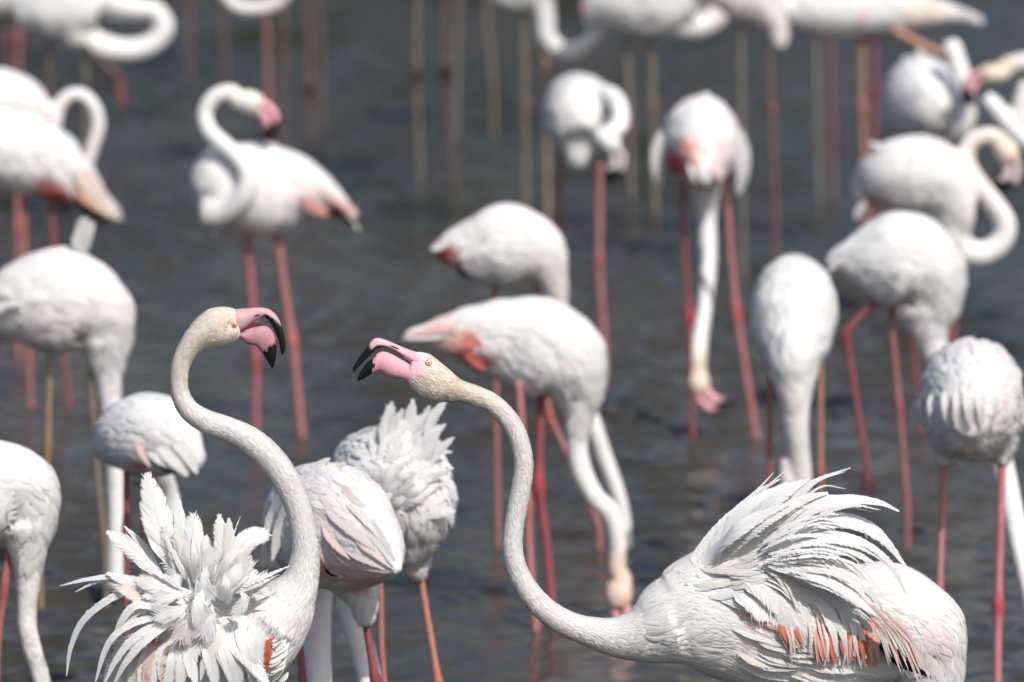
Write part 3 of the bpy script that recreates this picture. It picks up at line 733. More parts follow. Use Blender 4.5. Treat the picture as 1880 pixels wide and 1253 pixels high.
# --- upper left
flamingo('white flamingo at the left edge behind the pink tailed bird, neck arching in a ring', 532, (40, 190),
         [(-140, 200, 24), (-70, 190, 54), (-10, 192, 68), (35, 205, 62), (70, 235, 40)], [(60, 240, 36), (92, 236, 20), (106, 200, 14), (124, 178, 13), (148, 174, 13), (172, 196, 13), (180, 232, 13), (168, 275, 13), (150, 330, 13)],
         [leg(11, [(-20, 250), (-18, 420), (-15, 650)], 1, SALM), leg(11, [(30, 250), (32, 420), (35, 650)], 1, SALM)], nfeat=700, ncard=300,
         spots=[(36, 200, 14, (.48, .36, .26), .8), (12, 204, 10, (.36, .34, .30), .7)])
flamingo('flamingo at the left edge with orange and black wing tips pointing down right', 558, (70, 290),
         [(-110, 270, 40), (-50, 268, 70), (20, 276, 76), (80, 298, 70), (135, 335, 48), (180, 370, 24), (218, 398, 8)],
         [(-90, 270, 50), (-130, 300, 26), (-150, 380, 18), (-150, 460, 16)],
         [leg(11, [(42, 340), (46, 480), (52, 600), (57, 760)], 1, (.50, .16, .15)), leg(11, [(90, 340), (108, 560), (129, 760)], 1, (.34, .07, .07))], nfeat=1200, ncard=0, vox=.0065,
         spots=[(80, 340, 34, (.56, .17, .15), .9), (100, 360, 26, (.50, .10, .09), .9), (152, 352, 24, (.82, .38, .26), .9), (175, 378, 16, (.80, .40, .28), .8)],
         feathers=tailset([([(130, 310, -.08), (175, 352, -.08), (215, 400, -.07)], 10, PW), ([(140, 330, -.09), (180, 372, -.09), (218, 408, -.08)], 9, (.70, .62, .50)), ([(140, 368, -.17), (168, 392, -.17), (200, 413, -.16)], 11, tuple(BLACK)),
                           ([(120, 290, -.06), (165, 330, -.06), (205, 380, -.05)], 10, (.80, .60, .54)), ([(135, 345, -.10), (170, 378, -.10), (206, 406, -.09)], 7, (.82, .45, .32)), ([(170, 370, -.1), (200, 392, -.1), (228, 402, -.09)], 6, (.74, .70, .60))]))
flamingo('preening flamingo with looped neck and head turned back over its body, upper left', 576, (490, 345),
         [(358, 352, 30, -.03), (382, 346, 64, -.02), (430, 342, 80), (490, 350, 88), (550, 352, 64), (600, 368, 34), (650, 398, 9)],
         [(385, 388, 34, -.06), (420, 385, 25, -.10), (448, 358, 21, -.132), (456, 325, 19, -.135), (442, 295, 18, -.125), (412, 268, 17, -.10), (384, 240, 16, -.09), (376, 208, 15, -.08), (392, 180, 15, -.08), (424, 170, 16, -.08)],
         [leg(15, [(452, 410), (464, 564), (470, 660), (470, 810)], 2, (.50, .12, .14)), leg(16, [(506, 410), (524, 545), (537, 624), (556, 815)], 2, SALM, kc=(.6, .16, .13))],
         head=(460, 188, -27, False, -.08), nfeat=1600, ncard=600, vox=.006,
         spots=[(582, 385, 30, (.72, .36, .32), .9), (610, 372, 22, (.66, .28, .24), .9), (500, 352, 30, (.80, .66, .62), .6), (560, 340, 20, (.72, .52, .46), .5)],
         feathers=tailset([([(560, 330, -.07), (610, 362, -.06), (660, 394, -.05)], 9, (.78, .55, .52)), ([(596, 380, -.17), (622, 394, -.17), (652, 413, -.16)], 9, tuple(BLACK)), ([(600, 380, -.06), (636, 398, -.05), (662, 424, -.05)], 6, (.74, .70, .62)),
                           ([(550, 360, -.10), (580, 382, -.09), (604, 392, -.08)], 13, (.66, .36, .33)), ([(545, 320, -.06), (590, 345, -.06), (640, 384, -.05)], 8, W_)]))
# --- left middle
flamingo('flamingo at the left with one upright white feather on its back, neck down', 672, (110, 570),
         [(-40, 585, 26), (0, 570, 56), (60, 556, 88), (125, 556, 98), (180, 580, 72), (198, 630, 46), (200, 680, 28)],
         [(190, 620, 50), (198, 690, 27), (205, 760, 19), (211, 840, 17), (214, 920, 16), (214, 1000, 16), (213, 1080, 16)],
         [leg(12, [(163, 640), (170, 760), (182, 900), (194, 1010)], 1, TAN), leg(11, [(92, 640), (88, 820), (74, 1020)], 1, (.42, .28, .13))], nfeat=1600, ncard=500, vox=.006,
         spots=[(70, 590, 40, (.72, .62, .66), .5)],
         feathers=[([(150, 472, -.02), (149, 440, -.03), (158, 402, -.03)], 17, W_, dict(M=16, fray=.4, tipf=.4, down=.3)), ([(152, 470, -.02), (160, 440, -.03), (172, 408, -.03)], 9, W_, dict(M=16, fray=.4, tipf=.4, down=.3)), ([(20, 545, -.1), (2, 530, -.08), (-8, 520, -.08)], 12, W_, dict(M=14)), ([(40, 560, -.12), (14, 556, -.10), (-10, 570, -.1)], 12, W_, dict(M=14))])
flamingo('hunched flamingo behind the left fan of plumes, dusky pink wing edge', 752, (275, 810),
         [(184, 830, 20, .12), (208, 812, 50, .08), (250, 800, 74, .02), (300, 804, 74, -.04), (340, 828, 44, -.1), (366, 852, 12, -.14)],
         [(260, 850, 40, .2), (300, 890, 24, .28), (316, 950, 19, .3), (318, 1040, 18, .3), (316, 1120, 17, .3)],
         [leg(14, [(232, 850), (232, 980), (233, 1180)], 1, RED), leg(12, [(268, 850), (262, 1000), (262, 1180)], 1, TAN)], nfeat=1600, ncard=300, vox=.006,
         spots=[(242, 838, 26, (.62, .30, .34), .9), (250, 820, 20, (.74, .52, .54), .7), (362, 830, 18, (.80, .62, .62), .6)],
         feathers=tailset([([(290, 845, -.14), (305, 858, -.15), (330, 868, -.15)], 8, tuple(BLACK)), ([(310, 800, -.12), (345, 835, -.16), (362, 870, -.17)], 14, W_), ([(290, 820, -.14), (325, 850, -.17), (345, 874, -.17)], 14, W_), ([(330, 800, -.10), (358, 830, -.13), (370, 858, -.14)], 11, PW), ([(270, 830, -.15), (305, 850, -.16), (330, 862, -.16)], 10, W_), ([(250, 810, -.14), (268, 845, -.16), (276, 858, -.16)], 7, (.76, .56, .57))]))
flamingo('white flamingo cut by the left edge, stained neck reaching down in the corner', 812, (20, 910),
         [(-150, 930, 50), (-80, 905, 92), (-15, 900, 98), (38, 900, 72), (56, 945, 52), (50, 995, 40)],
         [(44, 960, 52), (50, 1010, 36), (52, 1055, 25), (50, 1105, 19), (50, 1150, 18), (60, 1195, 18), (74, 1240, 17), (84, 1290, 17), (88, 1350, 17)],
         [leg(15, [(18, 980), (8, 1080), (-4, 1180), (-10, 1500)], 1, (.45, .14, .12)), leg(14, [(-40, 980), (-42, 1150), (-45, 1500)], 1, SALM)], nfeat=1500, ncard=1500, vox=.006, neckdirt=.9)
# --- right middle
flamingo('ruffled flamingo at the right edge seen from behind, pink legs with a red knee', 742, (1780, 735),
         [(1780, 775, 30, -.29), (1780, 762, 62, -.24), (1780, 752, 90, -.15), (1782, 738, 108, -.02), (1786, 725, 96, .14), (1790, 735, 56, .27)],
         [(1805, 790, 44, .24), (1836, 850, 26, .27), (1855, 920, 21, .25), (1872, 1000, 19, .2), (1892, 1090, 18, .1), (1905, 1180, 18, .1)],
         [leg(15, [(1734, 820), (1729, 950), (1724, 1100), (1722, 1350)], 2, (.62, .24, .24)), leg(18, [(1840, 820), (1836, 990), (1832, 1112), (1830, 1350)], 2, (.64, .22, .24), kc=(.45, .03, .05))],
         thigh=[[(1736, 790, 36), (1735, 825, 22), (1734, 855, 12)], [(1838, 790, 36), (1839, 825, 22), (1839, 852, 12)]],
         nfeat=1800, ncard=300, vox=.006, lift=.08, fl=(.05, .09), spots=[(1790, 700, 50, (.80, .70, .68), .6)],
         feathers=[([(x0, 700 + abs(x0 - 1780) * .25, 's.0'), (x0 + (x0 - 1780) * .04, 742, 's.012'), (x0 + (x0 - 1780) * .06 + d, 786 - abs(x0 - 1770) * .05, 's.012')], 11, WHITE * f, dict(M=16, fray=.5, tipf=.5, down=.2))
                   for x0, d, f in [(1700, 2, 1), (1690, -4, .98), (1716, 3, 1), (1860, -2, 1), (1872, 5, .99), (1850, -6, 1), (1740, 4, 1), (1760, -3, .98), (1778, 4, 1), (1800, 2, 1), (1822, -3, .98)]])
# ================================================================== near birds
def rnd(a, b): return random.uniform(a, b)
# ruffled pair between the two displaying birds
ruf = []
for i in range(64):
    u = i / 63.0                                        # from the flank up to the crest
    x = rnd(690, 800); y = 965 - 150 * u + rnd(-14, 14); x -= max(0, (y - 900)) * .25
    a = math.radians(rnd(25, 60) + 34 * u - (x - 745) * .40); L = rnd(66, 108)
    b2 = a - rnd(.1, .6)
    m_ = (x + L * .5 * math.cos(a), y - L * .5 * math.sin(a)); t_ = (m_[0] + L * .45 * math.cos(b2), m_[1] - L * .42 * math.sin(b2))
    if t_[0] > 836: continue
    ruf.append(([(x, y, 's-.002'), m_ + ('s%.4f' % rnd(.012, .022),), t_ + ('s%.4f' % rnd(.010, .03),)], rnd(8, 13), np.array([.86, .858, .852]) * rnd(.97, 1.0), dict(M=18, fray=.4, soft=.7, tipf=.5, down=.15, face=(rnd(-.4, .6), -1, rnd(.1, .9)))))
for pth, w_ in [([(740, 850), (752, 790), (758, 733)], 15), ([(752, 855), (772, 795), (788, 746)], 16), ([(765, 860), (792, 815), (806, 786)], 11), ([(770, 870), (808, 832), (830, 830)], 10),
                ([(770, 880), (812, 850), (832, 862)], 10), ([(775, 900), (815, 880), (836, 900)], 12), ([(700, 850), (690, 810), (700, 780)], 14), ([(715, 850), (715, 800), (728, 762)], 14), ([(780, 930), (820, 905), (840, 918)], 12)]:
    ruf.append(([(pth[0][0], pth[0][1], 's.004'), (pth[1][0], pth[1][1], 's.012'), (pth[2][0], pth[2][1], 's.012')], w_, np.array([.86, .858, .852]), dict(M=18, fray=.3, tipf=.4, down=.1, face=(rnd(-.4, .6), -1, rnd(.1, .9)))))
flamingo('flamingo with raised ruffled back feathers, standing behind the pink rumped bird', 800, (740, 900),
         [(630, 850, 40, .12), (668, 862, 80, .08), (718, 890, 108, .02), (752, 930, 92, -.02), (752, 985, 60, -.02), (742, 1025, 30, -.02)],
         [(670, 960, 60, .14), (648, 1060, 36, .22), (648, 1130, 25, .25), (668, 1200, 23, .25), (682, 1265, 22, .22), (690, 1340, 20, .2)],
         [leg(16, [(768, 1030), (780, 1110), (806, 1262), (822, 1460)], 2, (.60, .22, .16)), leg(14, [(698, 1030), (700, 1180), (708, 1300), (710, 1480)], 2, SALM)],
         extra=[[(690, 870, 60), (726, 830, 52), (748, 795, 34), (766, 768, 10)], [(750, 880, 60), (790, 850, 36), (812, 838, 10)]],
         thigh=[[(756, 1000, 40), (764, 1035, 24), (770, 1062, 11)]], nfeat=2600, ncard=500, vox=.005, fl=(.035, .06), feathers=ruf, lift=.09)
pk = []
for (x0, y0, x1, y1, x2, y2, w_, c) in [
        (560, 900, 520, 960, 500, 1030, 20, WHITE), (575, 905, 545, 980, 530, 1055, 20, WHITE * .98), (545, 890, 505, 940, 484, 1000, 18, WHITE), (530, 900, 494, 960, 480, 1040, 16, WHITE * .97),
        (600, 880, 640, 915, 690, 960, 20, PINKW), (620, 900, 668, 945, 712, 1000, 20, WHITE), (590, 920, 640, 965, 690, 1010, 20, PINKW * .5 + WHITE * .5), (640, 930, 690, 980, 726, 1030, 18, WHITE),
        (590, 960, 620, 1000, 650, 1030, 16, (.80, .52, .46)), (600, 985, 618, 1010, 640, 1040, 13, (.76, .34, .28)), (585, 990, 596, 1020, 610, 1048, 12, (.72, .30, .26)), (650, 990, 690, 1015, 724, 1046, 14, (.80, .62, .56)),
        (630, 1010, 680, 1030, 728, 1052, 12, PINKW), (640, 1030, 685, 1044, 725, 1050, 10, (.82, .66, .52)), (570, 860, 590, 850, 606, 842, 9, WHITE), (580, 870, 610, 858, 636, 850, 9, (.78, .70, .58)), (600, 890, 640, 900, 668, 900, 12, (.80, .72, .62)),
        (660, 960, 700, 1000, 722, 1040, 14, WHITE), (595, 1040, 606, 1052, 622, 1058, 6, BLACK)]:
    c = np.array(c, float); c = c if c.mean() < .1 else c * .45 + WHITE * .55
    pk.append(([(x0, y0), (x1, y1), (x2, y2)], w_ * .72, c, dict(snap=.004, M=18, fray=.3, tipf=.5, down=.1, cup=.2, face=(rnd(-.5, .5), -1, rnd(.2, .9)))))
flamingo('flamingo with pink rump turned to camera, right behind the left displaying bird\'s neck', 838, (620, 970),
         [(732, 1044, 10, -.26), (716, 1034, 32, -.22), (680, 1006, 76, -.14), (632, 975, 112, -.03), (584, 958, 108, .1), (545, 962, 78, .22)],
         [(560, 1000, 60, .2), (572, 1080, 40, .26), (580, 1150, 29, .27), (584, 1210, 25, .27), (588, 1270, 23, .25), (592, 1350, 22, .2)],
         [leg(17, [(668, 1100), (674, 1160), (690, 1255), (700, 1500)], 2, (.34, .05, .06)), leg(15, [(546, 1100), (550, 1180), (557, 1270), (560, 1500)], 2, RED, dy=.12)],
         thigh=[[(650, 1060, 50), (666, 1105, 30), (672, 1150, 13)]], nfeat=2600, ncard=300, vox=.005, fl=(.04, .07), feathers=pk,
         spots=[(625, 1020, 34, (.78, .46, .42), .8), (610, 1030, 20, (.74, .32, .28), .8), (690, 1030, 44, (.80, .54, .50), .8), (610, 960, 40, (.78, .66, .64), .6), (560, 1040, 40, (.74, .66, .72), .4)])
flamingo('smooth white flamingo body partly hidden behind the right displaying bird\'s tail', 872, (1680, 1150),
         [(1430, 1190, 30), (1490, 1160, 70), (1560, 1140, 100), (1630, 1146, 112), (1690, 1175, 92), (1715, 1230, 58), (1716, 1290, 40)],
         [(1690, 1200, 70), (1712, 1280, 44), (1722, 1360, 28), (1724, 1450, 22), (1720, 1540, 20)],
         [leg(15, [(1600, 1240), (1602, 1450), (1605, 1660)], 1, SALM), leg(15, [(1650, 1240), (1652, 1450), (1655, 1660)], 1, SALM)], nfeat=2800, ncard=300, vox=.005,
         spots=[(1708, 1155, 46, (.80, .66, .64), .6), (1610, 1075, 30, (.78, .70, .58), .5)], fl=(.03, .05), lift=.018, fw=.7)

# ------------------------------------------------------------------ displaying bird on the right
S2 = 905.0
h2t = [(760, 646), (772, 646), (790, 651), (806, 664), (824, 678), (845, 697), (868, 708), (890, 718)]
h2b = [(743, 699), (755, 715), (772, 729), (790, 736), (812, 738), (836, 738), (858, 741), (880, 749)]
h2w = [17, 21, 25, 26, 23, 19, 17, 16]
F2 = []
wht = np.array([.86, .858, .852]); grey = wht * .97; warm = np.array([.83, .80, .75])
def add(path, w_, c=wht, **k):
    o = dict(fray=.15, tipf=.25, down=.12, M=30); o.update(k); F2.append((path, w_, np.array(c, float), o))
def sn(path, w_, c=wht, sp=.010, **k): add(path, w_, c, snap=sp, **k)
BK = -.03
# far and crest plumes first, near ones last
crest = [
    ([(1300, 1015, -.03), (1345, 955, -.03), (1400, 915, -.02), (1446, 886, 0)], 17), ([(1320, 1010, -.04), (1370, 945, -.05), (1430, 905, -.04), (1470, 884, -.02)], 19),
    ([(1345, 1005, -.06), (1410, 930, -.07), (1450, 898, -.06), (1486, 880, -.05)], 19), ([(1290, 1020, 0), (1330, 965, .02), (1390, 905, .03), (1432, 880, .04)], 9),
    ([(1310, 1000, .02), (1345, 940, .03), (1390, 900, .04), (1420, 868, .05)], 5), ([(1330, 990, .0), (1372, 930, .02), (1404, 898, .02), (1440, 866, .02)], 5),
    ([(1360, 1010, -.07), (1430, 945, -.08), (1480, 915, -.08), (1520, 905, -.07)], 15), ([(1375, 1005, -.06), (1440, 930, -.06), (1490, 886, -.05), (1562, 859, -.03)], 5),
    ([(1385, 1000, -.07), (1450, 930, -.07), (1500, 884, -.06), (1552, 866, -.05)], 5), ([(1400, 990, -.06), (1460, 930, -.06), (1510, 893, -.05), (1553, 898, -.04)], 4),
    ([(1395, 1000, -.08), (1455, 945, -.08), (1500, 915, -.07), (1556, 911, -.06)], 9), ([(1410, 990, -.07), (1470, 935, -.06), (1520, 924, -.05), (1602, 940, -.03)], 4),
    ([(1330, 1012, -.08), (1385, 965, -.09), (1440, 935, -.09), (1480, 920, -.08)], 18), ([(1310, 1022, -.08), (1350, 975, -.09), (1400, 945, -.09), (1450, 925, -.09)], 18)]
for i, (pth, w_) in enumerate(crest):
    x0, y0, d0 = pth[0]
    p0 = (x0 - 50 + rnd(-10, 10), y0 + 66 + rnd(-12, 12), 's-.003'); p1 = (x0 - 10, y0 + 6, 's.006')
    add([p0, p1] + pth[1:], w_ * 1.15, wht * rnd(.97, 1), face=(rnd(-.2, .6), -1, rnd(.5, 1.6)), tipf=.25, fray=.12, down=.1)
add([(1410, 990, -.07), (1487, 934, -.08), (1552, 917, -.07), (1616, 923, -.05), (1651, 939, -.04)], 14, wht, tipf=.15)
add([(1400, 1000, -.06), (1470, 962, -.06), (1540, 950, -.04), (1600, 965, -.02), (1640, 1000, 0)], 15, grey)
add([(1397, 1001, -.08), (1487, 962, -.09), (1552, 957, -.08), (1616, 985, -.06), (1668, 1046, -.04)], 16, wht, tipf=.6, fray=.6)
add([(1397, 1011, -.09), (1503, 985, -.10), (1577, 996, -.09), (1632, 1033, -.07), (1664, 1090, -.05)], 15, wht, tipf=.4)
add([(1410, 1017, -.10), (1503, 1006, -.11), (1560, 1012, -.10), (1606, 1034, -.09)], 15, grey * .97)
add([(1404, 1030, -.10), (1487, 1022, -.115), (1552, 1040, -.115), (1594, 1068, -.10), (1630, 1092, -.09)], 17, grey)
add([(1410, 1040, -.11), (1520, 1042, -.125), (1584, 1075, -.125), (1614, 1107, -.11), (1622, 1128, -.10)], 15, grey * .96)
add([(1436, 1049, -.11), (1520, 1068, -.13), (1584, 1107, -.13), (1630, 1142, -.12)], 17, wht)
add([(1420, 1045, -.11), (1500, 1056, -.13), (1560, 1090, -.135), (1600, 1130, -.13)], 15, wht)
# coral and pink coverts showing between the hanging plumes
for cx, y0, y1, sl_, n_ in [(1452, 1132, 1190, .36, 16), (1514, 1148, 1218, .16, 22), (1562, 1150, 1214, .05, 16), (1598, 1142, 1222, .16, 26)]:
    for i in range(n_):
        x = cx + rnd(-16, 16); a = rnd(-8, 8)
        c = np.array([.68, .24, .17]) * rnd(.75, 1.1) if random.random() < .6 else np.array([.78, .46, .39])
        sn([(x - (y1 - y0) * sl_ * .5, y0 + a), (x, (y0 + y1) / 2), (x + (y1 - y0) * sl_ * .5 + rnd(-4, 4), y1 + rnd(-6, 4))], rnd(4, 7.5), c * np.array([1, .9, .9]), .0135 + .0004 * i, tipcol=c * np.array([1, 1.15, 1.2]) + .02, rachis=False, M=16, fray=.6, tipf=.4)
for i in range(26):
    x = rnd(1340, 1420); y = 1105 + (x - 1340) * .45 + rnd(-10, 16)
    sn([(x, y), (x + rnd(14, 24), y + rnd(6, 12)), (x + rnd(34, 50), y + rnd(12, 24))], rnd(2, 4), np.array([.82, .52, .48]) * rnd(.95, 1.05), .007, rachis=False, M=12, fray=.5)
for i in range(10):
    x = rnd(1440, 1600); y = 1120 + (x - 1440) * .12 + rnd(-8, 12)
    sn([(x, y), (x + rnd(4, 16), y + 44), (x + rnd(0, 24), y + rnd(78, 104))], rnd(1.6, 3.4), random.choice([wht, np.array([.84, .68, .62]), warm]), .022, fray=.4, tipf=.6, M=16, nb=50)
# black flight feathers and the pinkish tail wisps
for i in range(7):
    x = 1606 + i * 7; sn([(x, 1168 + i * 4), (x + 24, 1200 + i * 3), (x + 50 + i * 2, 1228 + i * 3)], 7, BLACK, .030, M=18, name='flight_feather', down=0)
for i in range(34):
    u = i / 33; x = 1560 + 60 * u + rnd(-8, 8); y = 1090 + 40 * u + rnd(-10, 10)
    ex = 1640 + 66 * u + rnd(-16, 12); ey = 1215 + 34 * u + rnd(-24, 10)
    c = random.choice([np.array([.80, .60, .54]), np.array([.80, .70, .62]), warm, np.array([.80, .54, .46]), wht])
    add([(x, y, -.125), ((x + ex) / 2 + 10, (y + ey) / 2 - 10, -.125), (ex, ey, -.11 - .02 * random.random())], rnd(2.5, 6), c * rnd(.94, 1), fray=.5, tipf=.6, M=20, rachis=True)
# long scapulars hanging over the flank
hang = [
    ([(1423, 1054), (1503, 1066), (1545, 1114), (1552, 1160), (1542, 1222)], 14), ([(1423, 1059), (1481, 1092), (1520, 1138), (1539, 1176), (1538, 1206)], 11),
    ([(1391, 1062), (1436, 1100), (1475, 1139), (1499, 1172), (1503, 1206)], 16), ([(1368, 1066), (1410, 1104), (1430, 1150)], 18), ([(1380, 1060), (1440, 1108), (1468, 1160), (1474, 1190)], 16),
    ([(1410, 1062), (1456, 1100), (1482, 1160), (1494, 1208)], 14), ([(1340, 1070), (1380, 1100), (1412, 1140)], 18), ([(1350, 1050), (1400, 1080), (1440, 1130)], 17),
    ([(1430, 1062), (1500, 1090), (1556, 1140), (1590, 1185)], 10), ([(1440, 1070), (1505, 1110), (1530, 1160), (1535, 1200)], 9), ([(1436, 1060), (1520, 1085), (1575, 1130), (1612, 1180)], 10),
    ([(1400, 1075), (1440, 1130), (1462, 1190)], 13), ([(1450, 1060), (1540, 1100), (1566, 1150), (1568, 1205)], 7), ([(1460, 1075), (1520, 1120), (1548, 1170), (1552, 1212)], 6), ([(1470, 1080), (1550, 1120), (1582, 1165), (1590, 1210)], 6)]
for i, (pth, w_) in enumerate(hang): sn(pth, w_ * 1.3, [wht, warm * .5 + wht * .5, wht, wht][i % 4], .010 + .0009 * i, fray=.15, tipf=.4, face=(rnd(-.5, .4), -1, rnd(.1, .8)))
for i in range(18):
    x = rnd(1370, 1520); y = 1045 + (x - 1370) * .22 + rnd(-12, 24); L = rnd(70, 130); a = rnd(.5, 1.1)
    sn([(x, y), (x + L * .5 * math.cos(a * .7), y + L * .5 * math.sin(a * .7)), (x + L * math.cos(a) * .9, y + L * math.sin(a))], rnd(2.5, 6), random.choice([wht, warm, wht]) * rnd(.97, 1), .020, fray=.3, tipf=.5, M=18)
# soft feathers where the plume springs from the shoulder
for i in range(40):
    x = rnd(1270, 1420); y = 1075 - (x - 1270) * .25 + rnd(-50, 40); L = rnd(50, 95); a = rnd(-.5, .35) + (y - 1040) * .004
    sn([(x, y), (x + L * .5, y + L * .5 * math.sin(a)), (x + L, y + L * math.sin(a) * 1.1)], rnd(7, 13), random.choice([wht, wht, warm]) * rnd(.97, 1), .007, fray=.3, tipf=.3, M=18)
for i in range(20):
    x = rnd(1390, 1450); y = rnd(985, 1050); u = (y - 985) / 65; L = rnd(130, 215); a0 = math.radians(38 - 50 * u + rnd(-10, 10)); dz = -.09 - .035 * u + rnd(-.015, .015)
    p1 = (x + L * .35 * math.cos(a0), y - L * .35 * math.sin(a0)); a1 = a0 - rnd(.25, .5); p2 = (p1[0] + L * .35 * math.cos(a1), p1[1] - L * .35 * math.sin(a1)); a2 = a1 - rnd(.3, .7)
    add([(x, y, dz), p1 + (dz - .008,), p2 + (dz,), (p2[0] + L * .3 * math.cos(a2), p2[1] - L * .3 * math.sin(a2), dz + .012)], rnd(2.2, 5), wht * rnd(.97, 1), fray=.7, tipf=.8, soft=.5, face=(rnd(-.2, .6), -1, rnd(.4, 1.4)), M=22, nb=70)
# flank and thigh fluff
for i in range(26):
    x = rnd(1330, 1500); y = 1168 + rnd(-20, 55) + (x - 1330) * .16; L = rnd(60, 110); a = rnd(.1, .4)
    sn([(x, y), (x + L * .5, y + L * .5 * math.sin(a)), (x + L, y + L * math.sin(a) * .9)], rnd(6, 12), random.choice([WHITE * 1.04, warm * .96, WHITE * 1.02]) * rnd(.97, 1), .006, fray=.5, tipf=.4, M=18)
r2, Y2 = flamingo('displaying flamingo on the right, deeply curved neck, back plumes raised like a mane', S2, (1400, 1150),
         [(1185, 1166, 52), (1235, 1140, 82), (1300, 1132, 106), (1390, 1146, 118), (1490, 1172, 108), (1580, 1196, 72), (1660, 1222, 22)],
         [(1240, 1145, 78), (1180, 1165, 53), (1134, 1170, 38), (1086, 1161, 28), (1040, 1145, 23.5), (1000, 1119, 22), (968, 1083, 20.5), (949, 1046, 19.5), (941, 1010, 19), (943, 972, 18.5), (949, 935, 18.5), (956, 898, 18.5), (961, 860, 18.3), (957, 823, 18), (944, 787, 18), (922, 757, 18), (898, 737, 17.5), (872, 725, 17), (840, 716, 19), (812, 704, 22)],
         [leg(16, [(1440, 1250), (1440, 1540), (1438, 1860)], 1, SALM, dy=-.05), leg(16, [(1490, 1250), (1492, 1540), (1495, 1860)], 1, SALM, dy=.06)],
         hstations=(h2t, h2b, h2w), vox=.0034, nfeat=12000, ncard=15000, feathers=F2, fl=(.026, .06), fw=.48, kd=.82, headr=62, neckdirt=.28,
         headcol=np.array([.70, .63, .51]), lump=.003, lift=.016,
         spots=[(1380, 1122, 34, (.80, .60, .57), .7), (764, 666, 24, (.80, .50, .54), .95), (752, 690, 15, (.80, .55, .57), .8), (830, 705, 16, (.62, .42, .30), .5), (815, 720, 14, (.40, .34, .25), .45), (840, 725, 16, (.45, .38, .28), .4), (900, 742, 34, (.74, .66, .55), .5)],
         extra=[[(1250, 1100, 60), (1300, 1062, 58), (1350, 1015, 46), (1395, 970, 34), (1435, 930, 16), (1450, 915, 6)], [(1380, 1080, 70, -.02), (1440, 1030, 56, -.03), (1500, 1000, 34, -.03), (1560, 990, 10, -.02)]],
         bare=[(787.6, 663, 10), (765, 662, 18), (757, 684, 8)])
ut = [(778, 651), (765, 647), (745, 640), (728, 633), (712, 626), (700, 622), (690, 621), (683, 625), (675, 635), (665, 648), (655, 662), (648, 674), (648.5, 683)]
ub = [(782, 682), (769, 676), (752, 664), (736, 653), (719, 643), (704, 639), (692, 641), (685, 647), (678, 654), (668, 664), (658, 675), (652, 682), (650, 684)]
bill_part('upper_bill', ut, ub, [17, 17.5, 14, 12.5, 11, 10.5, 10, 9, 8, 6.5, 5, 3, 1], Y2, r2,
          lambda t, v: np.maximum(ss(t, .60, .64), (1 - ss(v, .30, .36)) * ss(t, .24, .29)), S2, pink=np.array([.72, .41, .455]), n=48)
lt_ = [(780, 680), (767, 674), (752, 666), (735, 657), (720, 649.5), (705, 645), (694, 648.5), (686, 656), (676, 664), (666, 676), (658, 689), (655.5, 697)]
lb_ = [(757, 708), (745, 701), (731, 696), (717, 693), (707, 688.5), (698, 683), (690, 683.5), (683, 687), (675, 692), (667, 696.5), (660, 699.5), (656, 700)]
bill_part('lower_bill', lt_, lb_, [17, 18.5, 16, 14.5, 13.5, 12, 11, 9.5, 8, 6, 4, 1.5], Y2, r2, lambda t, v: ss(t, .63, .655), S2, pink=np.array([.68, .34, .395]), n=48)
eye_part(787.6, 663, 6.6, Y2, 20.4, r2, S2, iris=(.78, .60, .34))
def slit(pts, w_, Y, hw, root, s, name='nostril'):
    for sd in (-1, 1):
        c = np.array([P(p[0], p[1], Y) + np.array([0, sd * hw / s, 0]) for p in pts]); c = cr(c, 10)
        v, q = tube(c, np.sin(np.linspace(.1, 3.04, 10)) * w_ / s, k=6)
        link(name, mesh_of(name, v - np.array(root.location), q, np.array([.03, .012, .014])), M_BILL, root)
slit([(736, 641.5), (726, 637), (715, 632.5)], 1.7, Y2, 10.9, r2, S2)
slit([(768, 675), (760, 669), (752, 663.5)], 1.2, Y2, 14.2, r2, S2, 'gape')

# ------------------------------------------------------------------ displaying bird on the left
S1 = 910.0
h1t = [(437, 568), (420, 565), (402, 564), (384, 568), (366, 580), (350, 598), (335, 620), (322, 645), (313, 678)]
h1b = [(443, 622), (427, 630), (408, 636), (391, 637), (375, 642), (360, 653), (351, 668), (346, 686), (345, 705)]
h1w = [17, 22, 25, 25, 22, 19, 17, 16.5, 16]
G = []
def ad1(path, w_, c=wht, **k):
    o = dict(fray=.15, tipf=.2, down=.15, M=30); o.update(k); o['fray'] *= .6; G.append((path, w_ * 1.32, np.array(c, float), o))
def sn1(path, w_, c=wht, sp=.01, **k): ad1(path, w_, c, snap=sp, **k)
peach = np.array([.82, .64, .56])
# wing coverts and secondaries spilling down to the left
for i in range(30):
    u = i / 29; x0 = 320 + 40 * u + rnd(-12, 12); y0 = 1128 + rnd(-8, 20) + 40 * u
    x1 = 195 + 130 * u + rnd(-10, 10); y1 = 1262 + rnd(-8, 30)
    c = random.choice([wht, wht, peach, warm, np.array([.82, .72, .66])])
    sn1([(x0, y0), ((x0 + x1) / 2 - 18, (y0 + y1) / 2 - 14), (x1, y1)], rnd(11, 18), c * rnd(.96, 1), .012 + .0006 * i, fray=.3)
for i in range(9): sn1([(272 + rnd(-6, 10), 1156 + rnd(-4, 10)), (280 + rnd(-6, 8), 1168 + rnd(-4, 4)), (286 + rnd(-6, 10), 1182 + rnd(-4, 4))], 4, np.array([.84, .52, .30]) * rnd(.9, 1.02), .030, M=12, rachis=False)
for i in range(8): sn1([(300 + rnd(-10, 40), 1234 + rnd(-6, 8)), (300 + rnd(-10, 30), 1246), (292 + rnd(-10, 30), 1260)], 4, np.array([.82, .52, .40]), .030, M=12, rachis=False)
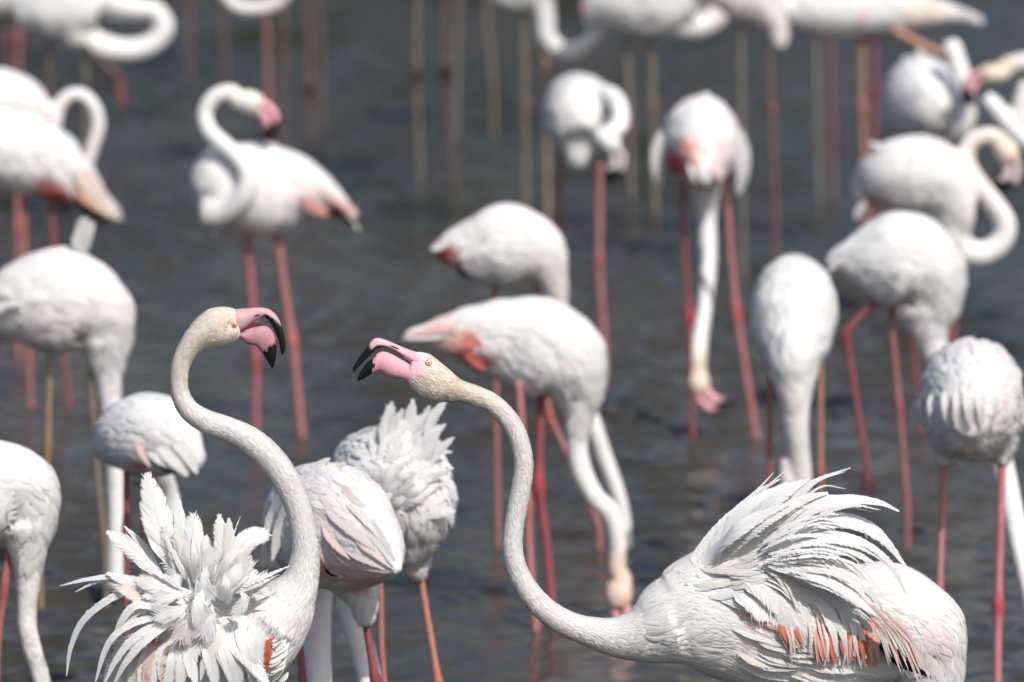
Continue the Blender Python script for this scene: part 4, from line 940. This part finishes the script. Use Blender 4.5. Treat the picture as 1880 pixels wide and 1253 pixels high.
# long drooping plumes at the left
for pth, w_ in [([(288, 1092, -.10), (240, 1088, -.10), (204, 1098, -.10), (153, 1139, -.09), (130, 1189, -.08), (122, 1242, -.07)], 8), ([(320, 1123, -.12), (252, 1111, -.13), (222, 1142, -.13), (208, 1184, -.12)], 9),
                ([(326, 1127, -.12), (242, 1145, -.13), (200, 1180, -.13), (174, 1256, -.12)], 8), ([(328, 1130, -.12), (257, 1164, -.135), (219, 1202, -.135), (190, 1258, -.13)], 9), ([(330, 1134, -.12), (270, 1172, -.14), (232, 1215, -.14), (206, 1262, -.13)], 9),
                ([(320, 1118, -.11), (262, 1120, -.12), (215, 1160, -.12), (188, 1215, -.11)], 6), ([(300, 1085, -.08), (225, 1060, -.07), (170, 1062, -.06), (109, 1076, -.04)], 7), ([(300, 1090, -.08), (240, 1075, -.07), (190, 1064, -.06), (138, 1087, -.05)], 6)]:
    ad1(pth, w_ * .72, wht, fray=1.0, tipf=.9, down=.5)
ad1([(330, 1095, -.09), (285, 1085, -.09), (238, 1068, -.08), (196, 1052, -.07)], 13, grey, fray=.5)
ad1([(325, 1100, -.1), (270, 1100, -.11), (225, 1082, -.11), (212, 1078, -.1)], 13, peach * .5 + wht * .5, fray=.5)
# the raised fan, far layer to near layer
ad1([(338, 1060, -.02), (334, 990, 0), (324, 906, .03)], 11, grey, fray=.9, tipf=.9)
ad1([(345, 1060, -.01), (318, 1000, 0), (306, 930, .02)], 14, grey)
ad1([(329, 1054, -.05), (292, 965, -.05), (280, 915, -.04), (269, 869, -.03)], 22, wht, tipf=.15, fray=.3)
ad1([(300, 1062, -.05), (262, 1022, -.05), (228, 996, -.04), (196, 976, -.04)], 15, grey, fray=.5)
ad1([(290, 1040, -.03), (262, 1000, -.03), (228, 966, -.02)], 6, wht, tipf=.5)
ad1([(345, 1060, -.04), (320, 1010, -.05), (302, 965, -.05)], 15, grey, fray=.5)
ad1([(352, 1065, -.05), (336, 1010, -.06), (322, 975, -.06)], 13, warm, fray=.9, tipf=.8)
ad1([(366, 1060, -.05), (358, 1000, -.05), (354, 944, -.04)], 14, wht, shape=.6, tipf=.1)
ad1([(395, 1070, -.05), (386, 1020, -.05), (377, 984, -.04)], 12, wht, fray=.5)
ad1([(408, 1064, -.05), (400, 1020, -.05), (400, 990, -.05)], 10, grey)
ad1([(414, 1060, -.06), (408, 1000, -.06), (402, 945, -.05)], 12, wht, fray=.7, tipf=.5)
ad1([(424, 1060, -.06), (422, 1005, -.06), (420, 952, -.05)], 10, warm, fray=.8, tipf=.6)
ad1([(430, 1062, -.06), (440, 1010, -.06), (462, 985, -.05), (492, 978, -.03)], 16, wht, shape=.7, fray=.4)
ad1([(436, 1070, -.07), (452, 1040, -.07), (466, 1032, -.07)], 8, wht, fray=.9, tipf=.9)
for i in range(14):
    a = math.radians(rnd(15, 185)); L = rnd(75, 120); x0 = 372 + 40 * math.cos(a) * .8 + rnd(-14, 14); y0 = 1092 - 14 * math.sin(a) + rnd(-10, 14); d0 = rnd(-.11, -.06)
    b2 = a + rnd(-.2, .2)
    ad1([(x0, y0, d0), (x0 + L * .5 * math.cos(a), y0 - L * .45 * math.sin(a), d0 - .01), (x0 + L * .8 * math.cos(b2), y0 - L * .8 * math.sin(b2), d0 + rnd(-.02, .03))], rnd(11, 17), random.choice([wht, grey, warm * .3 + wht * .7, wht]) * rnd(.97, 1), fray=.12, soft=.8, face=(rnd(-.8, .3), -1, rnd(-.1, .8)), M=22)
for i in range(16):
    a = math.radians(rnd(5, 250)); L = rnd(70, 150) * (1 if a < 3.1 else 1.1); x0 = 372 + 45 * math.cos(a); y0 = 1098 - 24 * math.sin(a); d0 = rnd(-.13, -.06); b2 = a + rnd(-.4, .4) + (.5 if a > 2.6 else 0)
    m_ = (x0 + L * .5 * math.cos(a), y0 - L * .5 * math.sin(a), d0 - .01)
    ad1([(x0, y0, d0), m_, (m_[0] + L * .5 * math.cos(b2), m_[1] - L * .5 * math.sin(b2), d0 + rnd(-.01, .03))], rnd(1.8, 4.5), wht * rnd(.97, 1), fray=.8, tipf=.9, soft=.45, face=(rnd(-.6, .5), -1, rnd(.1, 1.0)), M=20, nb=60)
# short curled feathers in the middle
for pth, w_, c in [([(412, 1056, -.13), (416, 1078, -.14), (408, 1100, -.13)], 12, wht), ([(372, 1082, -.13), (366, 1115, -.15), (378, 1146, -.14)], 15, wht), ([(440, 1085, -.12), (450, 1100, -.13), (428, 1132, -.13)], 8, wht), ([(330, 1085, -.12), (312, 1096, -.13), (286, 1100, -.13)], 13, grey), ([(345, 1110, -.13), (320, 1124, -.14), (286, 1130, -.14)], 12, wht), ([(355, 1120, -.13), (345, 1150, -.14), (330, 1176, -.14)], 14, peach * .4 + wht * .6), ([(390, 1110, -.13), (384, 1140, -.14), (372, 1170, -.14)], 15, wht), ([(380, 1040, -.10), (372, 1070, -.12), (380, 1100, -.13)], 15, wht)]:
    ad1(pth, w_ * 1.15, c * .6 + wht * .4, fray=.5, tipf=.5, shape=.9, soft=.3, M=20, face=(rnd(-.5, .3), -1, rnd(.1, .7)), cup=.1)
for i in range(0):
    x = 375 + rnd(-50, 60); y = 1100 + rnd(-35, 35); a = rnd(0, 6.28); L = rnd(28, 50)
    ad1([(x, y, -.13), (x + L * .5 * math.cos(a), y + L * .5 * math.sin(a), -.145), (x + L * math.cos(a + .4), y + L * math.sin(a + .4), -.135)], rnd(6, 11), random.choice([wht, grey, wht, warm]), fray=.5, face=(rnd(-.6, .6), -1, rnd(-.2, .8)), M=16)
# plumes falling in front of the wing
for pth, w_, c in [([(412, 1136), (372, 1165), (350, 1205), (362, 1262)], 13, wht), ([(414, 1138), (442, 1192), (470, 1224), (496, 1262)], 14, wht), ([(410, 1138), (402, 1172), (376, 1216), (368, 1250)], 8, warm), ([(405, 1140), (412, 1190), (420, 1225), (428, 1262)], 11, wht),
                   ([(420, 1150), (432, 1200), (440, 1262)], 13, grey), ([(395, 1150), (388, 1200), (396, 1262)], 13, grey), ([(340, 1165), (322, 1210), (304, 1262)], 12, wht), ([(360, 1170), (340, 1210), (328, 1262)], 12, grey), ([(405, 1165), (402, 1200), (410, 1230)], 5, warm), ([(430, 1140), (452, 1180), (462, 1220), (468, 1262)], 13, wht)]:
    sn1(pth, w_, c, .035, fray=.55, tipf=.4)
# coral slit at the wing bend, with white feathers edging over it
for i in range(12):
    u = i / 11; x = 495 - 12 * u + rnd(-4, 4); y = 1172 + 52 * u
    sn1([(x + 3, y - 6), (x, y + 4), (x - 3 + rnd(-4, 4), y + 16)], rnd(4, 7), CORAL * rnd(.85, 1.1), .004, rachis=False, M=12, fray=.6)
for i in range(16):
    x = 512 + rnd(-4, 12); y = 1160 + i * 5.5
    sn1([(x + 8, y - 8), (x, y + 2), (x - 14 + rnd(-5, 3), y + 14)], rnd(3, 6), wht, .008, rachis=False, M=12, fray=.6)
for i in range(10):
    y = 1160 + i * 8; sn1([(462 + rnd(-6, 6), y - 16), (472 + rnd(-4, 4), y), (480 - i * .6, y + 22)], rnd(7, 11), wht, .008, rachis=False, M=12, fray=.5)
r1, Y1 = flamingo('displaying flamingo on the left, bill open wide, white plumes fanned over its back', S1, (440, 1180),
         [(566, 1072, 26), (548, 1088, 40), (524, 1118, 60), (480, 1158, 84), (410, 1200, 106), (320, 1248, 104), (236, 1296, 72), (170, 1340, 24)],
         [(500, 1140, 70), (530, 1102, 50), (550, 1072, 36), (559, 1036, 28.5), (560, 993, 25), (549, 937, 24), (529, 890, 25), (500, 846, 25.5), (462, 811, 25), (420, 789, 22.5), (379, 774, 21), (349, 755, 19), (332, 727, 17), (328, 700, 16), (331, 670, 16.5), (343, 645, 19), (360, 622, 23), (380, 606, 26)],
         [leg(16, [(400, 1290), (402, 1560), (404, 1880)], 1, SALM, dy=-.05), leg(16, [(440, 1290), (444, 1560), (448, 1880)], 1, SALM, dy=.06)],
         hstations=(h1t, h1b, h1w), vox=.0034, nfeat=9000, ncard=15000, feathers=G, fl=(.024, .055), kd=.82, neckdirt=.30, headr=58, headcol=np.array([.77, .68, .56]), lump=.003, lift=.018, fw=.52, bare=[(430.5, 593.5, 9), (441, 590, 10)],
         extra=[[(390, 1130, 60), (376, 1090, 48), (366, 1055, 30), (360, 1030, 10)], [(330, 1130, 40, -.04), (300, 1105, 24, -.05), (270, 1090, 8, -.05)]],
         spots=[(428, 590, 13, (.58, .38, .23), .6), (340, 680, 26, (.74, .62, .54), .4)])
ut = [(424, 570), (436, 567.5), (453, 566.5), (468, 565), (480, 565), (490, 566.5), (499, 571), (508, 580), (515, 593), (521, 612), (524, 634), (522, 647), (519, 652)]
ub = [(432, 612), (443, 608), (455, 600), (467, 591), (479, 584), (487, 583), (494, 591), (500, 601), (506, 613), (512, 628), (515, 643), (517, 650), (518.5, 652.5)]
bill_part('upper_bill', ut, ub, [17, 17.5, 14, 12, 11, 10.5, 10, 8.5, 7, 6, 4.5, 2.5, 1], Y1, r1,
          lambda t, v: np.maximum(ss(t, .62, .66), (1 - ss(v - np.maximum(t - .38, 0) * 2.2, .30, .40)) * ss(t, .33, .38)), S1, pink=np.array([.58, .34, .38]), n=48)
lt_ = [(434, 610), (443, 608), (454, 603), (467, 600), (480, 598), (491, 600), (500, 608), (505, 618), (507, 630), (508, 642), (506.5, 658), (503.5, 672), (501, 678)]
lb_ = [(434, 620), (443, 622), (451, 630), (461, 634), (469, 635), (475, 641), (481, 648), (486, 656), (490, 662.5), (494, 669), (498, 675), (500, 677.5), (500.5, 678.5)]
bill_part('lower_bill', lt_, lb_, [6, 15.5, 15, 13.5, 13, 12, 11, 10, 8.5, 7, 5, 3, 1], Y1, r1, lambda t, v: np.maximum(ss(t - .16 * v, .455, .485), 0), S1, pink=np.array([.47, .235, .28]), n=48)
eye_part(430.5, 593.5, 6.4, Y1, 19.6, r1, S1, iris=(.52, .32, .16))
slit([(464, 580.5), (471, 578), (479, 575.5)], 1.5, Y1, 11.2, r1, S1)
slit([(442, 609), (448, 605), (455, 601.5)], 1.2, Y1, 13.6, r1, S1, 'gape')
tc = cr(np.array([P(446, 606, Y1), P(462, 598, Y1), P(482, 594, Y1)]), 14)
tv, tq = tube(tc, np.linspace(6, 2.5, 14) / S1, np.linspace(8, 4, 14) / S1, k=10)
link('tongue', mesh_of('tongue', tv - np.array(r1.location), tq, np.array([.10, .035, .045])), M_BILL, r1)
